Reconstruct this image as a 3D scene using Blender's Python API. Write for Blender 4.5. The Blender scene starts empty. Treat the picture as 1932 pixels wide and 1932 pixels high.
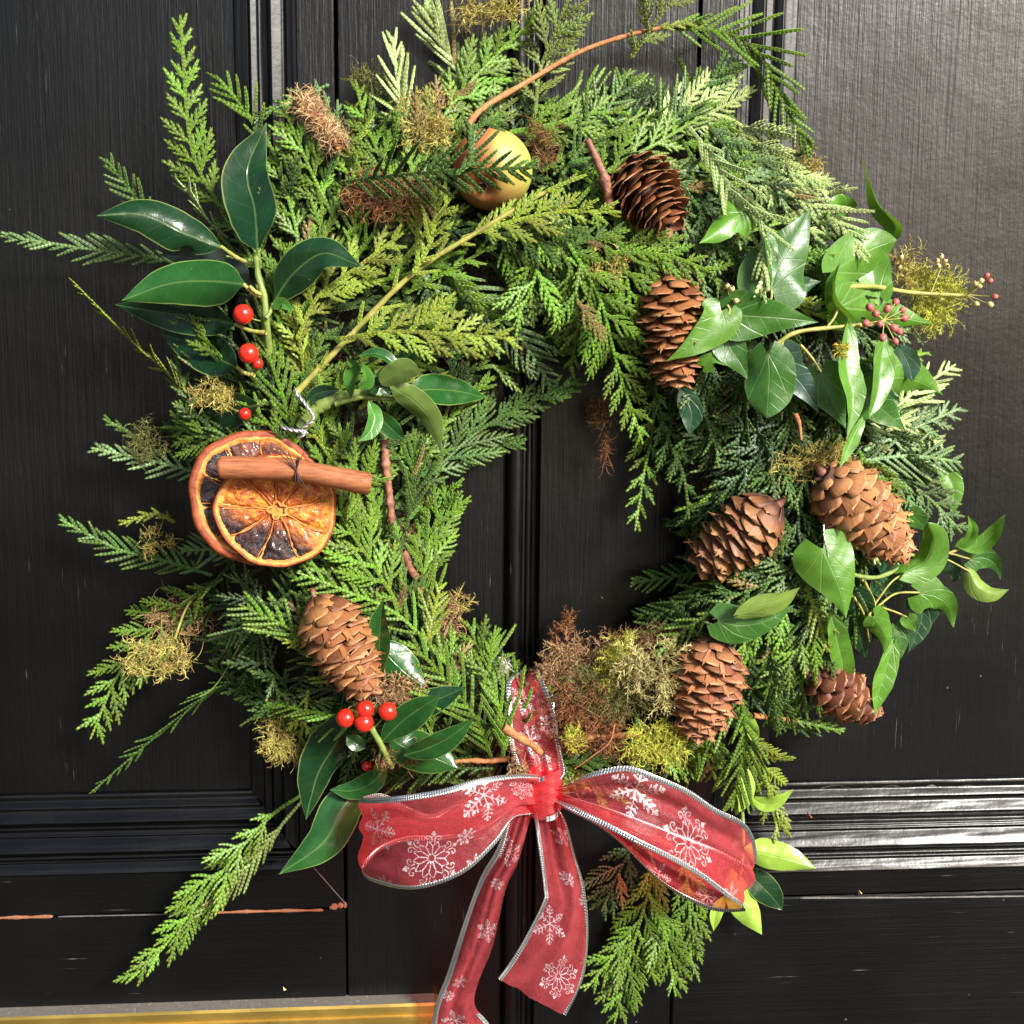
import bpy, math, random
import numpy as np
from mathutils import Matrix, Vector

random.seed(11)
RNG = np.random.default_rng(11)
SC = bpy.context.scene
COL = SC.collection
rad = math.radians

# ------------------------------------------------------------------ camera
F_PX = 2250.0                       # focal length for a 1932 px wide picture
DIST = 0.65
YAW, PITCH, ROLL = rad(4.5), rad(-8.0), rad(0.5)
fwd = Vector((math.sin(YAW)*math.cos(PITCH), math.cos(YAW)*math.cos(PITCH), math.sin(PITCH)))
rgt = fwd.cross(Vector((0, 0, 1))).normalized()
upv = rgt.cross(fwd).normalized()
q = Matrix.Rotation(-ROLL, 3, fwd)
rgt, upv = q @ rgt, q @ upv
CAM = -fwd*DIST
cd = bpy.data.cameras.new("camera")
cam = bpy.data.objects.new("camera", cd)
COL.objects.link(cam)
m = Matrix((rgt, upv, -fwd)).transposed().to_4x4()
m.translation = CAM
cam.matrix_world = m
cd.sensor_width = 36.0
cd.lens = 36.0*F_PX/1932.0
cd.clip_start, cd.clip_end = 0.01, 100.0
SC.camera = cam

# ------------------------------------------------------------------ daylight
SUN_EL, SUN_AZ = 29.0, 37.0         # azimuth: degrees to the right of straight out of the door
world = bpy.data.worlds.new("World")
SC.world = world
world.use_nodes = True
wn = world.node_tree
bg = wn.nodes["Background"]
sky = wn.nodes.new("ShaderNodeTexSky")
sky.sky_type = 'NISHITA'
sky.sun_disc = False
sky.sun_elevation = rad(SUN_EL)
sky.sun_rotation = rad(180.0-SUN_AZ)
sky.dust_density = 4.0
sky.air_density = 1.0
sky.ozone_density = 1.0
wn.links.new(sky.outputs[0], bg.inputs[0])
bg.inputs[1].default_value = 0.052
sd = bpy.data.lights.new("sun", 'SUN')
sd.energy = 3.0
sd.angle = rad(12.0)
sd.color = (1.0, 0.98, 0.945)
sun = bpy.data.objects.new("sun", sd)
COL.objects.link(sun)
sv = Vector((math.sin(rad(SUN_AZ))*math.cos(rad(SUN_EL)), -math.cos(rad(SUN_AZ))*math.cos(rad(SUN_EL)), math.sin(rad(SUN_EL))))
sun.rotation_euler = sv.to_track_quat('Z', 'Y').to_euler()
sun.location = sv*3
SC.view_settings.view_transform = 'Standard'
SC.view_settings.look = 'None'
SC.view_settings.exposure = 1.5
SC.view_settings.gamma = 1.0
SC.view_settings.use_curve_mapping = False
SC.render.engine = 'CYCLES'
SC.cycles.transparent_max_bounces = 16
SC.cycles.max_bounces = 8

# ------------------------------------------------------------------ geometry helpers
FN, RN, UN, CN = (np.array(v) for v in (fwd, rgt, upv, CAM))

def P(px, py, d):
    """point of the place seen at photo pixel (px, py) of 1932, d metres in front of the door face"""
    r = FN + RN*((px-966.0)/F_PX) + UN*((966.0-py)/F_PX)
    k = (-d - CN[1])/r[1]
    return CN + r*k

def proj(p):
    v = np.asarray(p) - CN
    z = v @ FN
    return 966.0 + F_PX*(v @ RN)/z, 966.0 - F_PX*(v @ UN)/z

RC = (1030.0, 900.0)
_ANG = [0, 45, 90, 135, 180, 225, 270, 315, 360]
_RI = [205, 215, 215, 190, 170, 300, 365, 330, 205]
_RO = [725, 745, 745, 790, 690, 700, 580, 665, 725]

def ring_t(px, py):
    dx, dy = px-RC[0], RC[1]-py
    a = math.degrees(math.atan2(dy, dx)) % 360
    r = math.hypot(dx, dy)
    ri = np.interp(a, _ANG, _RI); ro = np.interp(a, _ANG, _RO)
    return (r-ri)/(ro-ri), a

def H(px, py):
    """depth in front of the door of the wreath's greenery surface, metres"""
    t, _ = ring_t(px, py)
    if t <= 0 or t >= 1:
        return 0.010
    return 0.010 + 0.036*(1-abs(2*t-1)**2.4)**0.6

def W(px, py, off=0.0):
    return P(px, py, H(px, py)+off*0.001)

def catmull(pts, n):
    pts = np.asarray(pts, float)
    if len(pts) == 2:
        t = np.linspace(0, 1, n)[:, None]
        return pts[0]*(1-t)+pts[1]*t
    p = np.vstack([2*pts[0]-pts[1], pts, 2*pts[-1]-pts[-2]])
    seg = len(pts)-1
    out = []
    for u in np.linspace(0, seg, n):
        i = min(int(u), seg-1); t = u-i
        a, b, c, d = p[i], p[i+1], p[i+2], p[i+3]
        out.append(0.5*((2*b)+(-a+c)*t+(2*a-5*b+4*c-d)*t*t+(-a+3*b-3*c+d)*t**3))
    return np.array(out)

def norm(v):
    v = np.asarray(v, float)
    return v/np.maximum(np.linalg.norm(v, axis=-1, keepdims=True), 1e-12)

def make_mesh(name, V, Fs, smooth=True, uv=None, attrs=None, uv2=None):
    """V (n,3); Fs = one face array or a list of them"""
    if not isinstance(Fs, list):
        Fs = [Fs]
    Fs = [np.asarray(f, int) for f in Fs if len(f)]
    me = bpy.data.meshes.new(name)
    me.vertices.add(len(V))
    me.vertices.foreach_set("co", np.asarray(V, np.float32).ravel())
    loops = np.concatenate([f.ravel() for f in Fs])
    tot = np.concatenate([np.full(len(f), f.shape[1]) for f in Fs])
    start = np.concatenate([[0], np.cumsum(tot)[:-1]])
    me.loops.add(len(loops)); me.polygons.add(len(tot))
    me.loops.foreach_set("vertex_index", loops.astype(np.int32))
    me.polygons.foreach_set("loop_start", start.astype(np.int32))
    me.polygons.foreach_set("loop_total", tot.astype(np.int32))
    me.update(calc_edges=True)
    me.polygons.foreach_set("use_smooth", np.full(len(tot), smooth))
    if uv is not None:
        l = me.uv_layers.new(name="UVMap")
        l.data.foreach_set("uv", np.asarray(uv, np.float32)[loops].ravel())
    if uv2 is not None:
        l = me.uv_layers.new(name="shape")
        l.data.foreach_set("uv", np.asarray(uv2, np.float32)[loops].ravel())
    if attrs:
        for k, a in attrs.items():
            at = me.attributes.new(k, 'FLOAT', 'POINT')
            at.data.foreach_set("value", np.asarray(a, np.float32))
    me.validate()
    return me

def grid_faces(nu, nv, off=0, close_u=False, close_v=False):
    i = np.arange(nu if close_u else nu-1)[:, None]; j = np.arange(nv if close_v else nv-1)[None, :]
    a = i*nv+j; b = ((i+1) % nu)*nv+j; c = ((i+1) % nu)*nv+(j+1) % nv; d = i*nv+(j+1) % nv
    return np.stack([a+0*j, b+0*j, c+0*j, d+0*j], -1).reshape(-1, 4)+off

def link(name, me, mat, parent=None, loc=None, basis=None, color=None, mats=None):
    o = bpy.data.objects.new(name, me)
    COL.objects.link(o)
    if me is not None and mat is not None and not me.materials:
        me.materials.append(mat)
    if parent is not None:
        o.parent = parent
    if basis is not None:
        o.matrix_basis = basis
    elif loc is not None:
        o.location = loc
    if color is not None:
        o.color = (color[0], color[1], color[2], 1.0)
    return o

def tag(o, label=None, cat=None, group=None, kind=None):
    if label: o['label'] = label
    if cat: o['category'] = cat
    if group: o['group'] = group
    if kind: o['kind'] = kind
    return o

def thing(name, label, cat, loc, group=None, rot=None):
    o = bpy.data.objects.new(name, None)
    COL.objects.link(o)
    o.empty_display_size = 0.01
    if rot is not None:
        o.matrix_basis = Matrix.Translation(Vector(loc)) @ rot.to_4x4()
    else:
        o.location = Vector(loc)
    return tag(o, label, cat, group)

def part(name, V, Fs, mat, root, smooth=True, uv=None, attrs=None, color=None, uv2=None):
    """vertices in world space, root has a location only"""
    V = np.asarray(V, float)
    off = np.array(root.location) if root is not None else 0
    p = root.parent if root is not None else None
    while p is not None:
        off = off + np.array(p.location); p = p.parent
    me = make_mesh(name, V-off, Fs, smooth, uv, attrs, uv2)
    return link(name, me, mat, root, color=color)

def frames(pts, ref):
    T = norm(np.gradient(pts, axis=0))
    N = ref - T*np.sum(T*ref, axis=1, keepdims=True)
    N = norm(N)
    S = np.cross(N, T)
    return T, S, N

def tube(pts, r, k=6, ref=(0.1, -1, 0.05), caps=True):
    pts = np.asarray(pts, float); n = len(pts)
    r = np.broadcast_to(np.asarray(r, float), (n,))
    T, S, N = frames(pts, np.array(ref, float))
    a = np.arange(k)*2*math.pi/k
    V = pts[:, None]+(S[:, None]*np.cos(a)[None, :, None]+N[:, None]*np.sin(a)[None, :, None])*r[:, None, None]
    V = V.reshape(-1, 3)
    Fs = [grid_faces(n, k, close_v=True)]
    if caps:
        V = np.vstack([V, pts[0], pts[-1]])
        b = n*k
        j = np.arange(k)
        Fs.append(np.stack([np.full(k, b), (j+1) % k, j], 1))
        Fs.append(np.stack([np.full(k, b+1), (n-1)*k+j, (n-1)*k+(j+1) % k], 1))
    return V, Fs

def merge(items):
    Vs, F3, F4, o = [], [], [], 0
    for V, Fs in items:
        if not isinstance(Fs, list): Fs = [Fs]
        for f in Fs:
            f = np.asarray(f)
            if len(f) == 0: continue
            (F3 if f.shape[1] == 3 else F4).append(f+o)
        Vs.append(V); o += len(V)
    out = []
    if F3: out.append(np.vstack(F3))
    if F4: out.append(np.vstack(F4))
    return np.vstack(Vs), out

def snoise(p, s, seed=0):
    """cheap smooth noise of points (n,3), about -1..1"""
    r = np.random.default_rng(seed)
    v = 0
    for k in range(7):
        d = norm(r.normal(size=3)); f = s*(0.6+0.25*k)
        v = v+np.sin(p @ d*f*6.283+r.uniform(0, 6.28))*np.sin(p @ np.roll(d, 1)*f*4.1+r.uniform(0, 6.28))
    return v/2.6

# ------------------------------------------------------------------ material helpers
class NT:
    def __init__(s, name):
        s.m = bpy.data.materials.new(name); s.m.use_nodes = True
        s.t = s.m.node_tree; s.n = s.t.nodes
        s.b = s.n["Principled BSDF"]; s.out = s.n["Material Output"]
    def new(s, typ, **kw):
        n = s.n.new(typ)
        for k, v in kw.items():
            setattr(n, k, v)
        return n
    def link(s, a, b): s.t.links.new(a, b)
    def setin(s, node, i, v):
        if v is None: return
        if hasattr(v, 'is_output') or isinstance(v, bpy.types.NodeSocket): s.link(v, node.inputs[i])
        else: node.inputs[i].default_value = v
    def math(s, op, a, b=None, c=None, clamp=False):
        n = s.new("ShaderNodeMath", operation=op); n.use_clamp = clamp
        s.setin(n, 0, a); s.setin(n, 1, b); s.setin(n, 2, c)
        return n.outputs[0]
    def mix(s, f, a, b, mode='MIX'):
        n = s.new("ShaderNodeMix", data_type='RGBA', blend_type=mode)
        s.setin(n, 0, f)
        for i, v in ((6, a), (7, b)):
            if isinstance(v, tuple) and len(v) == 3: v = (*v, 1)
            s.setin(n, i, v)
        return n.outputs[2]
    def ramp(s, f, stops):
        n = s.new("ShaderNodeValToRGB")
        e = n.color_ramp.elements
        while len(e) < len(stops): e.new(0.5)
        for el, (p, c) in zip(e, stops):
            el.position = p
            if not isinstance(c, tuple): c = (c, c, c)
            el.color = (*c, 1)
        s.link(f, n.inputs[0])
        return n.outputs[0]
    def step(s, v, a, b):
        n = s.new("ShaderNodeMapRange"); n.interpolation_type = 'SMOOTHSTEP'
        s.setin(n, 0, v); n.inputs[1].default_value = a; n.inputs[2].default_value = b
        return n.outputs[0]
    def coord(s, kind='Object', scale=(1, 1, 1), rot=(0, 0, 0)):
        c = s.new("ShaderNodeTexCoord"); mp = s.new("ShaderNodeMapping")
        mp.inputs[3].default_value = scale; mp.inputs[2].default_value = rot
        s.link(c.outputs[kind], mp.inputs[0])
        return mp.outputs[0]
    def noise(s, vec, scale, detail=3.0, rough=0.55, dist=0.0, col=False):
        n = s.new("ShaderNodeTexNoise")
        s.link(vec, n.inputs['Vector'])
        n.inputs['Scale'].default_value = scale; n.inputs['Detail'].default_value = detail
        n.inputs['Roughness'].default_value = rough; n.inputs['Distortion'].default_value = dist
        return n.outputs[1 if col else 0]
    def bump(s, h, strength, dist, normal=None):
        n = s.new("ShaderNodeBump")
        n.inputs['Strength'].default_value = strength; n.inputs['Distance'].default_value = dist
        s.link(h, n.inputs['Height'])
        if normal: s.link(normal, n.inputs['Normal'])
        return n.outputs[0]
    def set(s, **kw):
        for k, v in kw.items():
            k = k.replace('_', ' ')
            if isinstance(v, tuple) and len(v) == 3: v = (*v, 1)
            s.setin(s.b, k, v)
    def translucent(s, colsock, fac, normal=None):
        t = s.new("ShaderNodeBsdfTranslucent"); mx = s.new("ShaderNodeMixShader")
        s.setin(t, 0, colsock if not isinstance(colsock, tuple) else (*colsock, 1))
        if normal: s.link(normal, t.inputs[1])
        s.setin(mx, 0, fac)
        s.link(s.b.outputs[0], mx.inputs[1]); s.link(t.outputs[0], mx.inputs[2])
        s.link(mx.outputs[0], s.out.inputs[0])

# ------------------------------------------------------------------ paint and metal
def paint(name, vert, streak=1.0, grain=1.0, rough=0.30):
    t = NT(name)
    lo, hi = 1.0, 1.0
    sc = (1, 1, 0.035) if vert else (0.022, 1, 1)
    v = t.coord('Object', sc)
    v0 = t.coord('Object')
    g1 = t.noise(v, 900, 3, 0.6)
    g2 = t.noise(v, 260, 4, 0.65, 0.3)
    peel = t.noise(v0, 420, 3, 0.6)
    big = t.noise(v0, 9, 3, 0.6)
    dent = t.noise(v0, 60, 3, 0.55)
    # worn through streaks along the grain
    st = t.noise(v, 1000, 2, 0.5)
    s1 = t.step(st, 0.69, 0.76)
    zone = t.step(t.noise(v0, 26, 3, 0.6), 0.50, 0.66)
    s = t.math('MULTIPLY', s1, t.math('MULTIPLY', zone, streak*(.35 if vert else 1.0)), clamp=True)
    spk = t.new("ShaderNodeTexVoronoi"); t.link(v0, spk.inputs['Vector']); spk.inputs['Scale'].default_value = 75
    specks = t.math('LESS_THAN', spk.outputs['Distance'], 0.055)
    zone2 = t.step(t.noise(v0, 130, 1), 0.58, 0.62)
    specks = t.math('MULTIPLY', specks, zone2)
    s = t.math('MAXIMUM', s, t.math('MULTIPLY', specks, 0.3))
    dust = t.mix(t.step(big, 0.35, 0.75), (0.0009, 0.0009, 0.001), (0.0022, 0.0021, 0.0021))
    c = t.mix(s, dust, (0.20, 0.19, 0.18))
    r = t.math('ADD', t.math('MULTIPLY', big, 0.14), rough-0.07)
    r = t.math('ADD', r, t.math('MULTIPLY', s, 0.3), clamp=True)
    h = t.math('ADD', t.math('MULTIPLY', g1, 0.45*grain), t.math('MULTIPLY', g2, 0.75*grain))
    h = t.math('ADD', h, t.math('MULTIPLY', peel, 0.22))
    n1 = t.bump(h, 0.45 if not vert or grain < .5 else .54, 0.0007)
    n2 = t.bump(dent, 0.22, 0.0012, n1)
    t.set(Base_Color=c, Roughness=r, Normal=n2)
    t.b.inputs['Specular IOR Level'].default_value = 0.45
    return t.m

M_PV = paint("black_paint_upright_grain", True)
M_PVL = paint("black_paint_smooth_upright", True, 0.35, 0.25, 0.40)
M_PH = paint("black_paint_level_grain", False, 1.6)
M_PHL = paint("black_paint_smooth_level", False, 0.3, 0.1, 0.27)

def simple(name, col, rough=0.6, metal=0.0, bump=None, var=0.25, spec=0.5):
    t = NT(name)
    v = t.coord('Object')
    n = t.noise(v, bump[0] if bump else 300, 4, 0.6)
    oi = t.new("ShaderNodeObjectInfo")
    base = t.mix(n, tuple(x*(1-var) for x in col), tuple(min(1, x*(1+var)) for x in col))
    base = t.mix(0.0, base, base)
    t.set(Base_Color=base, Roughness=rough, Metallic=metal)
    t.b.inputs['Specular IOR Level'].default_value = spec
    if bump:
        t.set(Normal=t.bump(n, bump[1], bump[2]))
    return t.m

M_WOOD = simple("bare_orange_wood", (0.22, 0.085, 0.04), 0.8, bump=(600, 0.6, 0.0005), var=0.4)
M_CHIP = simple("chipped_pale_edge", (0.10, 0.095, 0.09), 0.5, bump=(500, 0.8, 0.0006), var=0.6)

def brass():
    t = NT("polished_brass")
    v = t.coord('Object', (1, 1, 1))
    vs = t.coord('Object', (0.05, 1, 1))
    tar = t.step(t.noise(v, 22, 5, 0.65), 0.38, 0.72)
    c = t.mix(tar, (0.95, 0.66, 0.15), (0.70, 0.47, 0.12))
    sp = t.step(t.noise(v, 420, 3, 0.7), 0.66, 0.72)
    c = t.mix(t.math('MULTIPLY', sp, 0.55), c, (0.10, 0.07, 0.03))
    t.set(Base_Color=c, Metallic=1.0, Roughness=t.math('ADD', 0.34, t.math('MULTIPLY', tar, 0.18)),
          Normal=t.bump(t.noise(vs, 900, 3), 0.12, 0.0003))
    return t.m
M_BRASS = brass()

def dusty():
    t = NT("dusty_brass_edge")
    v = t.coord('Object')
    n = t.noise(v, 300, 5, 0.7)
    sp = t.step(t.noise(v, 700, 2, 0.6), 0.66, 0.72)
    c = t.mix(n, (0.10, 0.09, 0.08), (0.25, 0.23, 0.20))
    c = t.mix(sp, c, (0.5, 0.47, 0.4))
    t.set(Base_Color=c, Metallic=0.35, Roughness=0.55, Normal=t.bump(n, 0.5, 0.0004))
    return t.m
M_DUSTY = dusty()

# ------------------------------------------------------------------ the door
door = thing("front_door", "black painted panelled front door behind the wreath with worn glossy paint and brass letter plate", "door", (0.004, 0, -1.45))
DC = 0.004

def box(x0, x1, y0, y1, z0, z1, bev=0.0006):
    """box with small chamfers on the front (low y) edges; y0 is the front"""
    b = bev
    V = np.array([(x0, y1, z0), (x1, y1, z0), (x1, y1, z1), (x0, y1, z1),
                  (x0, y0+b, z0), (x1, y0+b, z0), (x1, y0+b, z1), (x0, y0+b, z1),
                  (x0+b, y0, z0+b), (x1-b, y0, z0+b), (x1-b, y0, z1-b), (x0+b, y0, z1-b)], float)
    Fq = [(0, 1, 2, 3)[::-1]]
    Fq = [(0, 3, 2, 1)]
    for a in range(4):
        c = (a+1) % 4
        Fq.append((a, c, 4+c, 4+a)); Fq.append((4+a, 4+c, 8+c, 8+a))
    Fq.append((8, 9, 10, 11))
    return V, [np.array(Fq)]

ZT, ZB = 0.55, -1.42
# middle stile: two planks with a bead and a groove between them
XL, XR = -0.0915, 0.0955
V, Fq = box(XL, -0.0046, 0.0, 0.03, ZB, ZT); part("stile", V, Fq, M_PV, door, False)
V, Fq = box(0.0150, XR, 0.0, 0.03, ZB, ZT); part("stile", V, Fq, M_PV, door, False)
# bead profile extruded
xs = np.concatenate([[-0.0046, -0.0040], -0.0034+np.linspace(0, 1, 9)*0.0106, [0.0076, 0.0098, 0.0104, 0.0142, 0.0150]])
ys = np.concatenate([[0.004, 0.004], 0.0035-0.0042*np.sin(np.linspace(0, math.pi, 9))**0.7, [0.0030, 0.0010, 0.0060, 0.0060, 0.004]])
zz = np.linspace(ZB, ZT, 60)
V = np.array([[(x, y, z) for z in zz] for x, y in zip(xs, ys)]).reshape(-1, 3)
V[:, 1] += 0.0002*snoise(V*np.array([1, 1, .3]), 60, 3)
part("centre_bead", V, grid_faces(len(xs), len(zz)), M_PV, door)
V, Fq = box(-0.0046, 0.015, 0.0085, 0.029, ZB, ZT); part("backing_strip", V, Fq, M_PV, door, False)

# panels, each in its own moulding and flat surround
prof_t = np.array([0, .02, .05, .10, .11, .17, .185, .195, .21, .25, .26, .35, .36, .38, .43, .465, .47, .48, .495, .505, .52, .535, .55, .56, .63, .70, .71, .74, .78, .815, .825, .835, .85, .86, .87, .93, .98, .99, 1.0])
prof_h = np.array([-12, -9.8, -9.3, -9.5, -9.3, -6.9, -6.5, -6.6, -8.4, -8.2, -7.9, -4.7, -4.4, -4.8, -6.3, -6.2, -4.6, -3.9, -3.8, -3.8, -2.9, -2.8, -3.4, -3.3, -.6, 1.5, 1.6, 0.6, -1.6, -1.3, -.1, .5, .6, .2, .3, 2.4, 3.5, 3.4, 0.0])
# finer sampling of the rounds
pt = np.linspace(0, 1, 170); ph = np.interp(pt, prof_t, prof_h)
ph = np.convolve(np.pad(ph, 1, mode='edge'), [.25, .5, .25], mode='valid')

vt = np.array([0, .02, .04, .06, .22, .24, .27, .29, .38, .41, .44, .54, .56, .60, .62, .76, .79, .83, .85, .92, .95, 1.0])
vh = np.array([-12, -10, -9.6, -9.4, -8.2, -8.4, -5.2, -4.8, -6.1, -7.6, -7.8, -7.2, -4.8, -1.4, -1.0, -2.9, -3.6, -3.4, -1.2, -.8, -.2, 0.0])
pv = np.convolve(np.pad(np.interp(pt, vt, vh), 1, mode='edge'), [.25, .5, .25], mode='valid')

def moulding(name, c0, c1, i0, i1):
    """c0,c1 outer corners, i0,i1 inner (panel side) corners in x,z"""
    nl = 50
    s = np.linspace(0, 1, nl)
    V = []
    for t, h in zip(pt, pv if abs(c0[0]-c1[0]) < abs(c0[1]-c1[1]) else ph):
        a = np.array(i0)*(1-t)+np.array(c0)*t; b = np.array(i1)*(1-t)+np.array(c1)*t
        xz = a[None]*(1-s)[:, None]+b[None]*s[:, None]
        V.append(np.stack([xz[:, 0], np.full(nl, -h*0.001), xz[:, 1]], 1))
    V = np.concatenate(V)
    V[:, 1] += 0.00018*snoise(V, 45, 7)+0.0001*snoise(V, 160, 9)
    vert = abs(c0[0]-c1[0]) < abs(c0[1]-c1[1])
    Fg = grid_faces(len(pt), nl)
    part("moulding", V, Fg, M_PVL if vert else M_PHL, door)

def surround(c0, c1, o0, o1, vert):
    y = -0.0004
    V = np.array([(c0[0], y, c0[1]), (c1[0], y, c1[1]), (o1[0], y+.0006, o1[1]), (o0[0], y+.0006, o0[1])])
    n = 24
    s = np.linspace(0, 1, n)[:, None]
    rows = []
    for k in (0, .04, .5, .96, 1):
        a = V[0]*(1-k)+V[3]*k; b = V[1]*(1-k)+V[2]*k
        r = a*(1-s)+b*s
        if k in (0, 1): r[:, 1] += 0.012 if k == 1 else 0.0006
        rows.append(r)
    part("surround", np.concatenate(rows), grid_faces(5, n), M_PV if vert else M_PH, door, False)

def panel_set(side):
    # side +1 right, -1 left ; mouldings towards the middle stile and below
    if side > 0:
        xi, xo, xs_ = 0.1520, 0.1172, 0.0965; xfar = 0.50; zi, zo, zs_ = -0.1600, -0.2110, -0.2262
    else:
        xi, xo, xs_ = -0.1455, -0.1125, -0.0925; xfar = -0.49; zi, zo, zs_ = -0.1585, -0.2010, -0.2262
    zt = 0.42
    zto, zts = zt+0.045, zt+0.06
    xfo, xfs = xfar+side*0.035, xfar+side*0.055
    # panel sheet
    n = 30
    xa, xb = min(xi, xfar)-0.004, max(xi, xfar)+0.004
    X, Z = np.meshgrid(np.linspace(xa, xb, n), np.linspace(zi-0.004, zt+.004, n), indexing='ij')
    V = np.stack([X.ravel(), np.full(n*n, 0.0118), Z.ravel()], 1)
    V[:, 1] += 0.0004*snoise(V, 9, 5)
    part("panel", V, grid_faces(n, n), M_PV, door)
    I = dict(bl=(xi, zi), tl=(xi, zt), br=(xfar, zi), tr=(xfar, zt))
    O = dict(bl=(xo, zo), tl=(xo, zto), br=(xfo, zo), tr=(xfo, zto))
    S_ = dict(bl=(xs_, zs_), tl=(xs_, zts), br=(xfs, zs_), tr=(xfs, zts))
    for a, b in (('bl', 'tl'), ('bl', 'br'), ('br', 'tr'), ('tl', 'tr')):
        moulding("moulding", O[a], O[b], I[a], I[b])
        surround(O[a], O[b], S_[a], S_[b], a[0] != b[0])
    # rails below and above, outer stile
    x0, x1 = sorted((xs_, xfs+side*0.09))
    V, Fq = box(x0, x1, 0.0, 0.03, ZB, zs_-0.0008, 0.0009); part("rail", V, Fq, M_PH, door, False)
    V, Fq = box(x0, x1, 0.0, 0.03, zts+.0008, ZT, 0.0009); part("rail", V, Fq, M_PH, door, False)
    x0, x1 = sorted((xfs+side*0.0008, xfs+side*0.09))
    V, Fq = box(x0, x1, 0.0, 0.03, zs_, zts, 0.0009); part("stile", V, Fq, M_PV, door, False)
panel_set(1); panel_set(-1)
V, Fq = box(-0.64, 0.65, 0.0312, 0.040, ZB, ZT); part("gap_light_block", V, Fq, M_PV, door, False)  # sheet added behind the joints to block sky light in the gaps

def sliver(name, pts, mat, th=0.0012, seed=0, y=-0.0009):
    """irregular chip of bare material along a polyline of (x,z)"""
    r = np.random.default_rng(seed)
    pts = catmull(pts, 46)
    w = th*(0.35+0.65*np.abs(np.sin(np.linspace(0.2, 9, 46)+r.uniform(0, 6)))*r.uniform(.5, 1.2, 46))
    w[0] = w[-1] = th*.1
    d = norm(np.gradient(pts, axis=0)); nrm = np.stack([-d[:, 1], d[:, 0]], 1)
    rows = []
    for k, yy in ((-1, 0.0004), (-.6, y), (.7, y+.0002), (1, 0.0004)):
        q_ = pts+nrm*(w*k)[:, None]
        rows.append(np.stack([q_[:, 0], np.full(46, yy), q_[:, 1]], 1))
    part(name, np.concatenate(rows), grid_faces(4, 46), mat, door)

def dxz(px, py):
    p = P(px, py, 0); return (p[0], p[2])
sliver("bare_wood_chip", [dxz(-60, 1733), dxz(30, 1731), dxz(100, 1729)], M_WOOD, 0.0011, 1)
sliver("bare_wood_chip", [dxz(398, 1722), dxz(500, 1719), dxz(610, 1717)], M_WOOD, 0.0009, 2)
sliver("bare_wood_chip", [dxz(622, 1713), dxz(640, 1709), dxz(654, 1708)], M_WOOD, 0.0022, 4)
sliver("paint_crack", [dxz(592, 1636), dxz(620, 1668), dxz(655, 1708)], M_CHIP, 0.00028, 5)
sliver("paint_crack", [dxz(110, 1729), dxz(250, 1726), dxz(395, 1723)], M_CHIP, 0.00018, 6)
sliver("chipped_edge", [dxz(1510, 1694), dxz(1700, 1693), dxz(1960, 1690)], M_CHIP, 0.0006, 7)
for a, b, s_ in ((1548, 1608, 8), (1628, 1650, 9), (1660, 1705, 10), (1742, 1772, 11), (1800, 1850, 12)):
    p0, p1, p2 = (P(x_, y_, -0.0105) for x_, y_ in ((a, 1488), ((a+b)/2, 1484), (b, 1489)))
    rows = catmull([p0, p1, p2], 12)
    up_ = np.array([0, 0, 1.0])
    VV = np.concatenate([rows+up_*0.0001, rows+np.array([0, -.0012, .0006])+up_*0.0006*np.sin(np.linspace(0, 3.14, 12))[:, None], rows+np.array([0, -.0002, .0015])*1.0])
    part("chipped_edge", VV, grid_faces(3, 12), M_CHIP, door)

# brass letter plate low on the left
plate = bpy.data.objects.new("letter_plate", None); COL.objects.link(plate); plate.parent = door
def lp(name, x0, x1, y0, y1, z0, z1, mat, bev=0.0006):
    V, Fq = box(x0, x1, y0, y1, z0, z1, bev)
    me = make_mesh(name, V-np.array(door.location), Fq, False)
    return link(name, me, mat, plate)
px1 = -0.0425
xs_l = (-0.32, px1)
zt = -0.2800
pr = [(0.001, zt+.0008), (-0.0085, zt), (-0.0098, zt-.0012), (-0.0098, zt-.0045), (-0.0088, zt-.0052), (-0.0088, zt-.0068), (-0.0100, zt-.0076), (-0.0100, zt-.0100), (-0.0082, zt-.0112), (-0.0082, zt-.0150), (-0.0074, zt-.0158), (-0.0074, zt-.085), (0.001, zt-.086)]
def extr(name, pr, x0, x1, mat):
    V = np.array([(x, y, z) for y, z in pr for x in (x0, x1)])
    F4 = grid_faces(len(pr), 2)
    me = make_mesh(name, V-np.array(door.location), [F4], False)
    return link(name, me, mat, plate)
extr("plate_top_edge", pr[:2], xs_l[0], xs_l[1], M_DUSTY)
extr("plate_frame", pr[1:], xs_l[0], xs_l[1], M_BRASS)
lp("plate_end", px1-0.0001, px1+0.0022, -0.0096, 0.001, zt-.086, zt, M_BRASS)
lp("letter_flap", -0.30, px1-0.022, -0.0084, 0.0, zt-.075, zt-.021, M_BRASS, 0.001)

# unseen ground below the door, added for bounce light and reflections
M_WALL = simple("painted_render", (0.42, 0.40, 0.37), 0.9, bump=(120, 0.5, 0.002), var=0.12)
M_PAVE = simple("stone_paving", (0.05, 0.048, 0.044), 0.9, bump=(60, 0.6, 0.003), var=0.3)
V, Fq = box(-30, 30, -30, 0.6, -1.62, -1.45, 0.01)
me = make_mesh("ground", V, Fq, False); gr = link("ground", me, M_PAVE); tag(gr, kind="structure")

# ------------------------------------------------------------------ plant materials
def obj_color(t):
    oi = t.new("ShaderNodeObjectInfo")
    return oi.outputs['Color'], oi.outputs['Random']

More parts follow.
